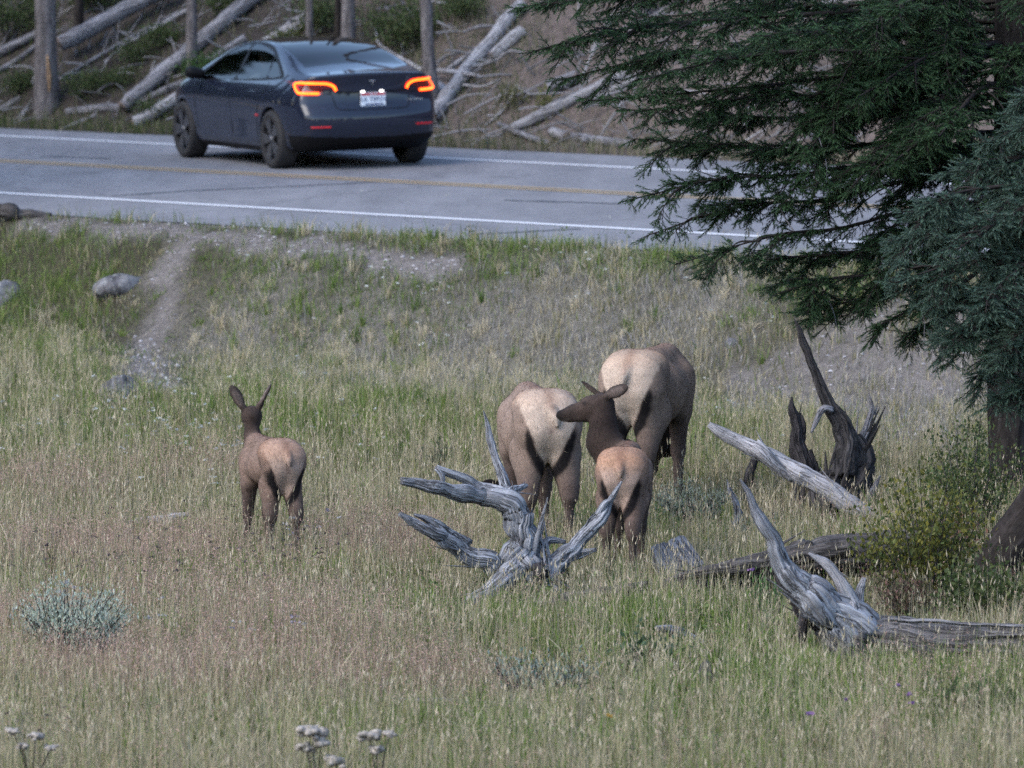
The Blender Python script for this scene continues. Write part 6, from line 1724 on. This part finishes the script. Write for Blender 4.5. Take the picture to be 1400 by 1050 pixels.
green = lerp((0.085, 0.145, 0.025), (0.18, 0.25, 0.055), r_.random(n)); olive = lerp((0.14, 0.145, 0.05), (0.27, 0.25, 0.11), r_.random(n)); straw = lerp((0.32, 0.27, 0.165), (0.54, 0.465, 0.33), r_.random(n)); grey = lerp((0.27, 0.255, 0.235), (0.42, 0.395, 0.375), r_.random(n))
wg = np.clip(0.15 + 0.85 * f['green'] + 0.30 * sstep(58, 66, Y) * sstep(0.5, -3, X) - 0.30 * f['dry'], 0.03, 0.92); wd_ = np.clip(0.75 * f['dry'], 0, 0.8) * (1 - 0.6 * f['green']); ws = 0.52 * (1 - 0.6 * f['green'])
u = np.where(tid >= 0, np.clip((tid * 0.754877) % 1 + r_.normal(0, 0.13, n), 0, 0.999), r_.random(n))
tot = wg + wd_ + ws + 0.30
c = np.where((u < wg / tot)[:, None], green, np.where((u < (wg + wd_) / tot)[:, None], grey, np.where((u < (wg + wd_ + ws) / tot)[:, None], straw, olive)))
wid = 0.0042 * (0.7 + 0.7 * r_.random(n)) * np.sqrt(Y / 50)
wid = wid * np.where(r_.random(n) < 0.2, 1.8, 1.0)
put(X, Y, H, wid, c * 0.5, c, 0.55, 2)  # feet darkened to paint in the shade low in the grass; later layers likewise
# close short turf on the bank
X, Y, r_ = sample(210000, 54.0, 84.0, 71, 0.6)
f = fields(X, Y)
k = (f['p'] > 0.06) & (f['p'] < 4.6) & (r_.random(len(X)) < (1 - 0.93 * f['grav']) * (0.35 + 0.65 * sstep(0.35, 0.6, fbm(X * 1.9 + 5, Y * 1.1, 3))))
X, Y = X[k], Y[k]; f = {q_: v[k] for q_, v in f.items()}; n = len(X)
gl = sstep(0.5, -3.5, X) * 0.5
wg = np.clip(0.22 + 0.85 * f['green'] + gl - 0.35 * f['dry'], 0.05, 0.95)
pick = np.clip(fbm(X * 2.7, Y * 1.6 + 8, 2) * 0.6 + 0.4 * r_.random(n), 0, 1)
c = np.where((pick < 0.25 + 0.6 * wg * 0.9)[:, None] & (r_.random(n) < wg + 0.1)[:, None], lerp((0.09, 0.14, 0.035), (0.20, 0.25, 0.085), r_.random(n)), np.where((r_.random(n) < 0.5)[:, None], lerp((0.31, 0.285, 0.245), (0.50, 0.465, 0.42), r_.random(n)), lerp((0.20, 0.19, 0.10), (0.36, 0.32, 0.21), r_.random(n))))
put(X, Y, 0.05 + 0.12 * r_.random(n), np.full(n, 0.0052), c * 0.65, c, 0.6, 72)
# coarse arching tufts: straw ones everywhere, green ones on the bank
for kind, cntt, seed in (('straw', 1500, 61), ('green', 1500, 63)):
    X0, Y0, r_ = sample(cntt * 3, 42.0, 82.0, seed, 0.8)
    f = fields(X0, Y0)
    pr_ = (0.35 + 0.3 * f['dry']) if kind == 'straw' else (0.10 + 0.9 * f['green'])
    k = (f['p'] > 0.05) & (f['grav'] < 0.55) & (r_.random(len(X0)) < pr_)
    X0, Y0 = X0[k][:cntt], Y0[k][:cntt]; p0 = f['p'][k][:cntt]
    nb = 22
    rad = 0.012 + 0.03 * r_.random(len(X0))
    X = np.repeat(X0, nb) + r_.normal(0, 1, len(X0) * nb) * np.repeat(rad, nb); Y = np.repeat(Y0, nb) + r_.normal(0, 1, len(X0) * nb) * np.repeat(rad, nb)
    hh = np.repeat((0.16 + 0.20 * r_.random(len(X0))) * (1 - 0.35 * sstep(3.5, 1.0, p0)), nb) * r_.uniform(0.5, 1.1, len(X))
    t0 = np.repeat(r_.random(len(X0)), nb)
    c = lerp((0.38, 0.32, 0.19), (0.60, 0.52, 0.37), t0) if kind == 'straw' else lerp((0.075, 0.14, 0.025), (0.19, 0.26, 0.06), t0)
    c = c * r_.uniform(0.75, 1.2, (len(X), 1))
    put(X, Y, hh, np.full(len(X), 0.0062), c * 0.5, c, 0.75, seed + 1)
# broad-leaved weeds
X0, Y0, r_ = sample(9000, 42.0, 80.0, 67, 0.9)
f = fields(X0, Y0)
k = (f['p'] > 0.1) & (f['grav'] < 0.5) & (r_.random(len(X0)) < 0.04 + 0.35 * f['green']) 
X0, Y0 = X0[k], Y0[k]; nl_ = 14
X = np.repeat(X0, nl_) + r_.normal(0, 0.035, len(X0) * nl_); Y = np.repeat(Y0, nl_) + r_.normal(0, 0.035, len(X0) * nl_)
hb = np.repeat(0.05 + 0.2 * r_.random(len(X0)), nl_) * r_.random(len(X)); P = np.stack([X, Y, ground_z(X, Y) + hb], -1); n = len(X)
d = r_.normal(0, 1, (n, 3)); d[:, 2] = np.abs(d[:, 2]) * 0.6; d /= np.linalg.norm(d, axis=1)[:, None]; w2 = np.cross(d, r_.normal(0, 1, (n, 3))); w2 /= np.linalg.norm(w2, axis=1)[:, None]
L = (0.02 + 0.03 * r_.random(n))[:, None]
c = lerp((0.06, 0.095, 0.03), (0.15, 0.19, 0.07), np.repeat(r_.random(len(X0)), nl_)) * r_.uniform(0.7, 1.2, (n, 1))
GA.add(np.stack([P, P + d * L * 0.5 + w2 * L * 0.25, P + d * L, P + d * L * 0.5 - w2 * L * 0.25], 1).reshape(-1, 3), None, np.arange(4 * n).reshape(-1, 4), None, np.repeat(c, 4, 0))
# tall straw stalks with seed heads (timothy, brome)
X, Y, r_ = sample(38000, 42.0, 76.0, 5, 1.5)
f = fields(X, Y)
keep = (f['p'] > 0.25) & (f['grav'] < 0.35) & (r_.random(len(X)) > 1.1 * blobs(X, Y, CLEAR)) & (r_.random(len(X)) < np.clip(0.42 + 0.9 * (fbm(X * 0.8 + 3, Y * 0.5, 3) - 0.45) - 0.25 * f['dry'], 0.05, 1))
X, Y = X[keep], Y[keep]; n = len(X); pp = f['p'][keep]
H = (0.30 + 0.26 * r_.random(n)) * (1 - 0.4 * sstep(3.0, 1.2, pp))
c = lerp((0.30, 0.265, 0.165), (0.46, 0.405, 0.29), r_.random(n))
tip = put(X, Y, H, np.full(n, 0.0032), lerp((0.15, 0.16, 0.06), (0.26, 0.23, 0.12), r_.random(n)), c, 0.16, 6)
def heads(tip, L, Rr, col, seed):
    n = len(tip); r_ = np.random.default_rng(seed)
    ax = np.stack([r_.normal(0, 0.22, n), r_.normal(0, 0.22, n), np.ones(n)], -1); ax /= np.linalg.norm(ax, axis=1)[:, None]
    a = r_.uniform(0, 6.28, n)
    e1 = np.stack([np.cos(a), np.sin(a), np.zeros(n)], -1); e2 = np.cross(ax, e1)
    base = tip - ax * (L * 0.3)[:, None]
    m1 = base + ax * (L * 0.35)[:, None]
    V = np.stack([base, m1 + e1 * Rr[:, None], m1 + e2 * Rr[:, None], m1 - e1 * Rr[:, None], m1 - e2 * Rr[:, None], base + ax * L[:, None]], 1).reshape(-1, 3)
    b = np.arange(n)[:, None] * 6
    T = np.concatenate([b + np.array([q]) for q in ([0, 2, 1], [0, 3, 2], [0, 4, 3], [0, 1, 4], [1, 2, 5], [2, 3, 5], [3, 4, 5], [4, 1, 5])], 0)
    GA.add(V, T, None, None, np.repeat(col, 6, 0))
hd = r_.random(n) < 0.65
heads(tip[hd], 0.024 + 0.045 * r_.random(hd.sum()), 0.0026 + 0.0028 * r_.random(hd.sum()), lerp((0.32, 0.27, 0.17), (0.58, 0.50, 0.37), r_.random(hd.sum())), 7)
# reddish bentgrass: airy panicles
X, Y, r_ = sample(60000, 42.0, 66.0, 9)
f = fields(X, Y)
keep = (f['p'] > 1.0) & (f['grav'] < 0.3) & (r_.random(len(X)) > 1.1 * blobs(X, Y, CLEAR)) & (r_.random(len(X)) < np.clip(1.5 * f['pink'] + 0.04, 0, 1))
X, Y = X[keep], Y[keep]; n = len(X)
H = 0.24 + 0.2 * r_.random(n)
red = lerp((0.30, 0.185, 0.145), (0.46, 0.325, 0.275), r_.random(n))
tip = put(X, Y, H, np.full(n, 0.0028), lerp((0.17, 0.155, 0.075), (0.24, 0.19, 0.12), r_.random(n)), red, 0.25, 10)
K = 8
t_ = np.repeat(tip, K, 0); nn = len(t_)
off_ = np.stack([r_.normal(0, 0.028, nn), r_.normal(0, 0.028, nn), r_.uniform(-0.13, 0.02, nn)], -1)
c_ = t_ + off_; s_ = r_.uniform(0.004, 0.009, nn)[:, None]
d1 = r_.normal(0, 1, (nn, 3)); d1 /= np.linalg.norm(d1, axis=1)[:, None]; d2 = np.cross(d1, r_.normal(0, 1, (nn, 3))); d2 /= np.linalg.norm(d2, axis=1)[:, None]
GA.add(np.stack([c_ + d1 * s_ * 1.5, c_ + d2 * s_ * 0.5, c_ - d2 * s_ * 0.5], 1).reshape(-1, 3), np.arange(nn * 3).reshape(-1, 3), None, None, np.repeat(np.repeat(red, K, 0) * r_.uniform(0.8, 1.2, (nn, 1)), 3, 0))
# verge and slope beyond the road
X, Y, r_ = sample(240000, 80.0, 135.0, 14, 1.0, 1.0)
q = perp_far(X, Y)
verge = sstep(-0.05, 0.08, q) * sstep(1.0, 0.35, q)
pat = sstep(0.47, 0.62, fbm(X * 0.5 + 11, Y * 0.25, 3)) * (X < 0.5) + 0.35 * sstep(0.55, 0.7, fbm(X * 0.7, Y * 0.35 + 5, 3))
keep = (q > -0.04) & (q < 6) & (r_.random(len(X)) < np.clip(0.9 * verge + 0.7 * pat * (q > 0.5) + 0.05 + 0.22 * (X < 0), 0, 1))
X, Y, q = X[keep], Y[keep], q[keep]; n = len(X)
u = r_.random(n)[:, None]
lg = sstep(2.5, -5.0, X)[:, None]
c = np.where(u < 0.55 * lg + 0.22, lerp((0.055, 0.08, 0.022), (0.11, 0.135, 0.045), r_.random(n)), lerp((0.15, 0.13, 0.085), (0.30, 0.26, 0.19), r_.random(n)))
put(X, Y, 0.10 + 0.16 * r_.random(n), np.full(n, 0.008), c * 0.7, c, 0.4, 15)
# ragged grass along the near edge of the asphalt
X, Y, r_ = sample(60000, 60.0, 86.0, 18, 1.0, 0.5)
p = perp_near(X, Y)
keep = (p > -0.10) & (p < 0.9) & (r_.random(len(X)) < sstep(0.35, 0.60, fbm(X * 1.1, Y * 0.9, 3)) * (0.25 + 0.75 * sstep(-6, 0, X)) * (1 - 0.8 * gravel_mask(X, Y) * (p > 0.35)))
X, Y = X[keep], Y[keep]; n = len(X)
c = np.where(r_.random(n)[:, None] < 0.6, lerp((0.085, 0.12, 0.035), (0.16, 0.20, 0.07), r_.random(n)), lerp((0.24, 0.21, 0.13), (0.36, 0.32, 0.22), r_.random(n)))
put(X, Y, 0.08 + 0.16 * r_.random(n), np.full(n, 0.006), c * 0.7, c, 0.4, 19)
tag(GA.build('grass', M['grassm'], smooth=False), 'mixed green, straw and reddish meadow grass', 'grass', kind='stuff')

# ------------------------------------------------------------------ small flowers, seed heads and stones
FL = MB()
def dots(spots, spread, k, size, cols, hgt, seed):
    r_ = np.random.default_rng(seed)
    for px, py, sp_, cnt in spots:
        for _ in range(cnt):
            g = ground_at(px + r_.normal(0, sp_), py + r_.normal(0, sp_ * 0.5) + hgt * 190)
            top = g + np.array([0, 0, hgt * r_.uniform(0.8, 1.2)])
            n = k
            c = top + np.stack([r_.normal(0, spread, n), r_.normal(0, spread, n), r_.normal(0, spread * 0.3, n)], -1)
            d1 = r_.normal(0, 1, (n, 3)); d1 /= np.linalg.norm(d1, axis=1)[:, None]; d2 = np.cross(d1, r_.normal(0, 1, (n, 3))); d2 /= np.linalg.norm(d2, axis=1)[:, None]
            s = size * r_.uniform(0.6, 1.3, (n, 1))
            V = np.stack([c + d1 * s, c + d2 * s, c - d1 * s, c - d2 * s], 1).reshape(-1, 3)
            C = np.repeat(np.asarray(cols[r_.integers(len(cols))])[None] * r_.uniform(0.85, 1.1, (n, 1)), 4, 0)
            FL.add(V, None, np.arange(4 * n).reshape(-1, 4), None, C)
            FL.add(np.array([g + [0.002, 0, 0], g - [0.002, 0, 0], top]), np.array([[0, 1, 2]]), None, None, (0.12, 0.14, 0.06))
WHITE = [(0.62, 0.63, 0.60), (0.50, 0.50, 0.47)]
dots([(300, 590, 40, 26), (320, 640, 25, 10), (240, 560, 60, 22), (180, 560, 50, 16), (420, 330, 60, 6), (560, 370, 80, 14), (700, 360, 120, 16), (840, 330, 60, 10), (390, 500, 30, 8), (120, 620, 60, 12), (60, 560, 40, 8), (470, 600, 80, 12), (1000, 430, 60, 8), (940, 540, 40, 8), (215, 510, 12, 8), (1060, 560, 60, 8)], 0.012, 7, 0.0085, WHITE, 0.18, 31)
dots([(400, 735, 40, 26), (240, 745, 60, 26), (60, 745, 40, 14), (330, 770, 40, 12), (150, 770, 40, 12), (60, 1000, 30, 10), (330, 690, 25, 8)], 0.012, 7, 0.0075, [(0.06, 0.045, 0.045), (0.10, 0.08, 0.08)], 0.28, 32)
dots([(395, 722, 12, 5), (440, 712, 12, 4), (90, 815, 10, 4), (405, 860, 10, 3), (230, 845, 14, 3), (330, 865, 10, 3)], 0.012, 7, 0.009, [(0.30, 0.26, 0.31), (0.42, 0.40, 0.40)], 0.30, 33)
dots([(1156, 966, 3, 1), (1248, 971, 4, 2), (1230, 965, 3, 1), (1106, 992, 3, 1), (1028, 789, 3, 1)], 0.008, 8, 0.012, [(0.24, 0.13, 0.30)], 0.30, 34)
dots([(835, 1000, 4, 2)], 0.008, 6, 0.010, [(0.50, 0.30, 0.05)], 0.25, 35)
tag(FL.build('wildflowers', M['leaf'], smooth=False), 'tiny white, purple and dark brown flower heads scattered through the grass', 'flowers', kind='stuff')
# gravel
GS = MB(); r_ = np.random.default_rng(55)
X, Y, _ = sample(70000, 44.0, 84.0, 56, 1.0)
keep = (perp_near(X, Y) > 0.0) & (r_.random(len(X)) < 0.75 * gravel_mask(X, Y) ** 1.5 + 0.004)
X, Y = X[keep], Y[keep]; n = min(len(X), 9000); X, Y = X[:n], Y[:n]
Z = ground_z(X, Y)
oct_ = np.array([(1, 0, 0), (0, 1, 0), (-1, 0, 0), (0, -1, 0), (0, 0, 0.7), (0, 0, -0.5)], float)
s = 0.008 + 0.022 * r_.random(n) ** 3
V = (oct_[None] * (1 + r_.normal(0, 0.25, (n, 6, 1)))) * s[:, None, None]
a = r_.uniform(0, 6.28, n); ca, sa = np.cos(a)[:, None], np.sin(a)[:, None]
V = np.stack([V[..., 0] * ca - V[..., 1] * sa, V[..., 0] * sa + V[..., 1] * ca, V[..., 2]], -1) + np.stack([X, Y, Z + 0.002], -1)[:, None]
b_ = np.arange(n)[:, None] * 6
T = np.concatenate([b_ + np.array([q]) for q in ([0, 1, 4], [1, 2, 4], [2, 3, 4], [3, 0, 4], [1, 0, 5], [2, 1, 5], [3, 2, 5], [0, 3, 5])], 0)
GS.add(V.reshape(-1, 3), T, None, None, np.repeat(np.array([0.27, 0.255, 0.26]) * r_.uniform(0.5, 1.55, (n, 1)), 6, 0))
mt_, t, b = newmat('gravel_stone'); a_ = N(t, 'ShaderNodeAttribute'); a_.attribute_name = 'Col'; t.links.new(a_.outputs['Color'], b.inputs['Base Color']); b.inputs['Roughness'].default_value = 0.9
tag(GS.build('gravel', mt_, smooth=False), 'pale gravel and small stones on the trail and bank', 'gravel', kind='stuff')
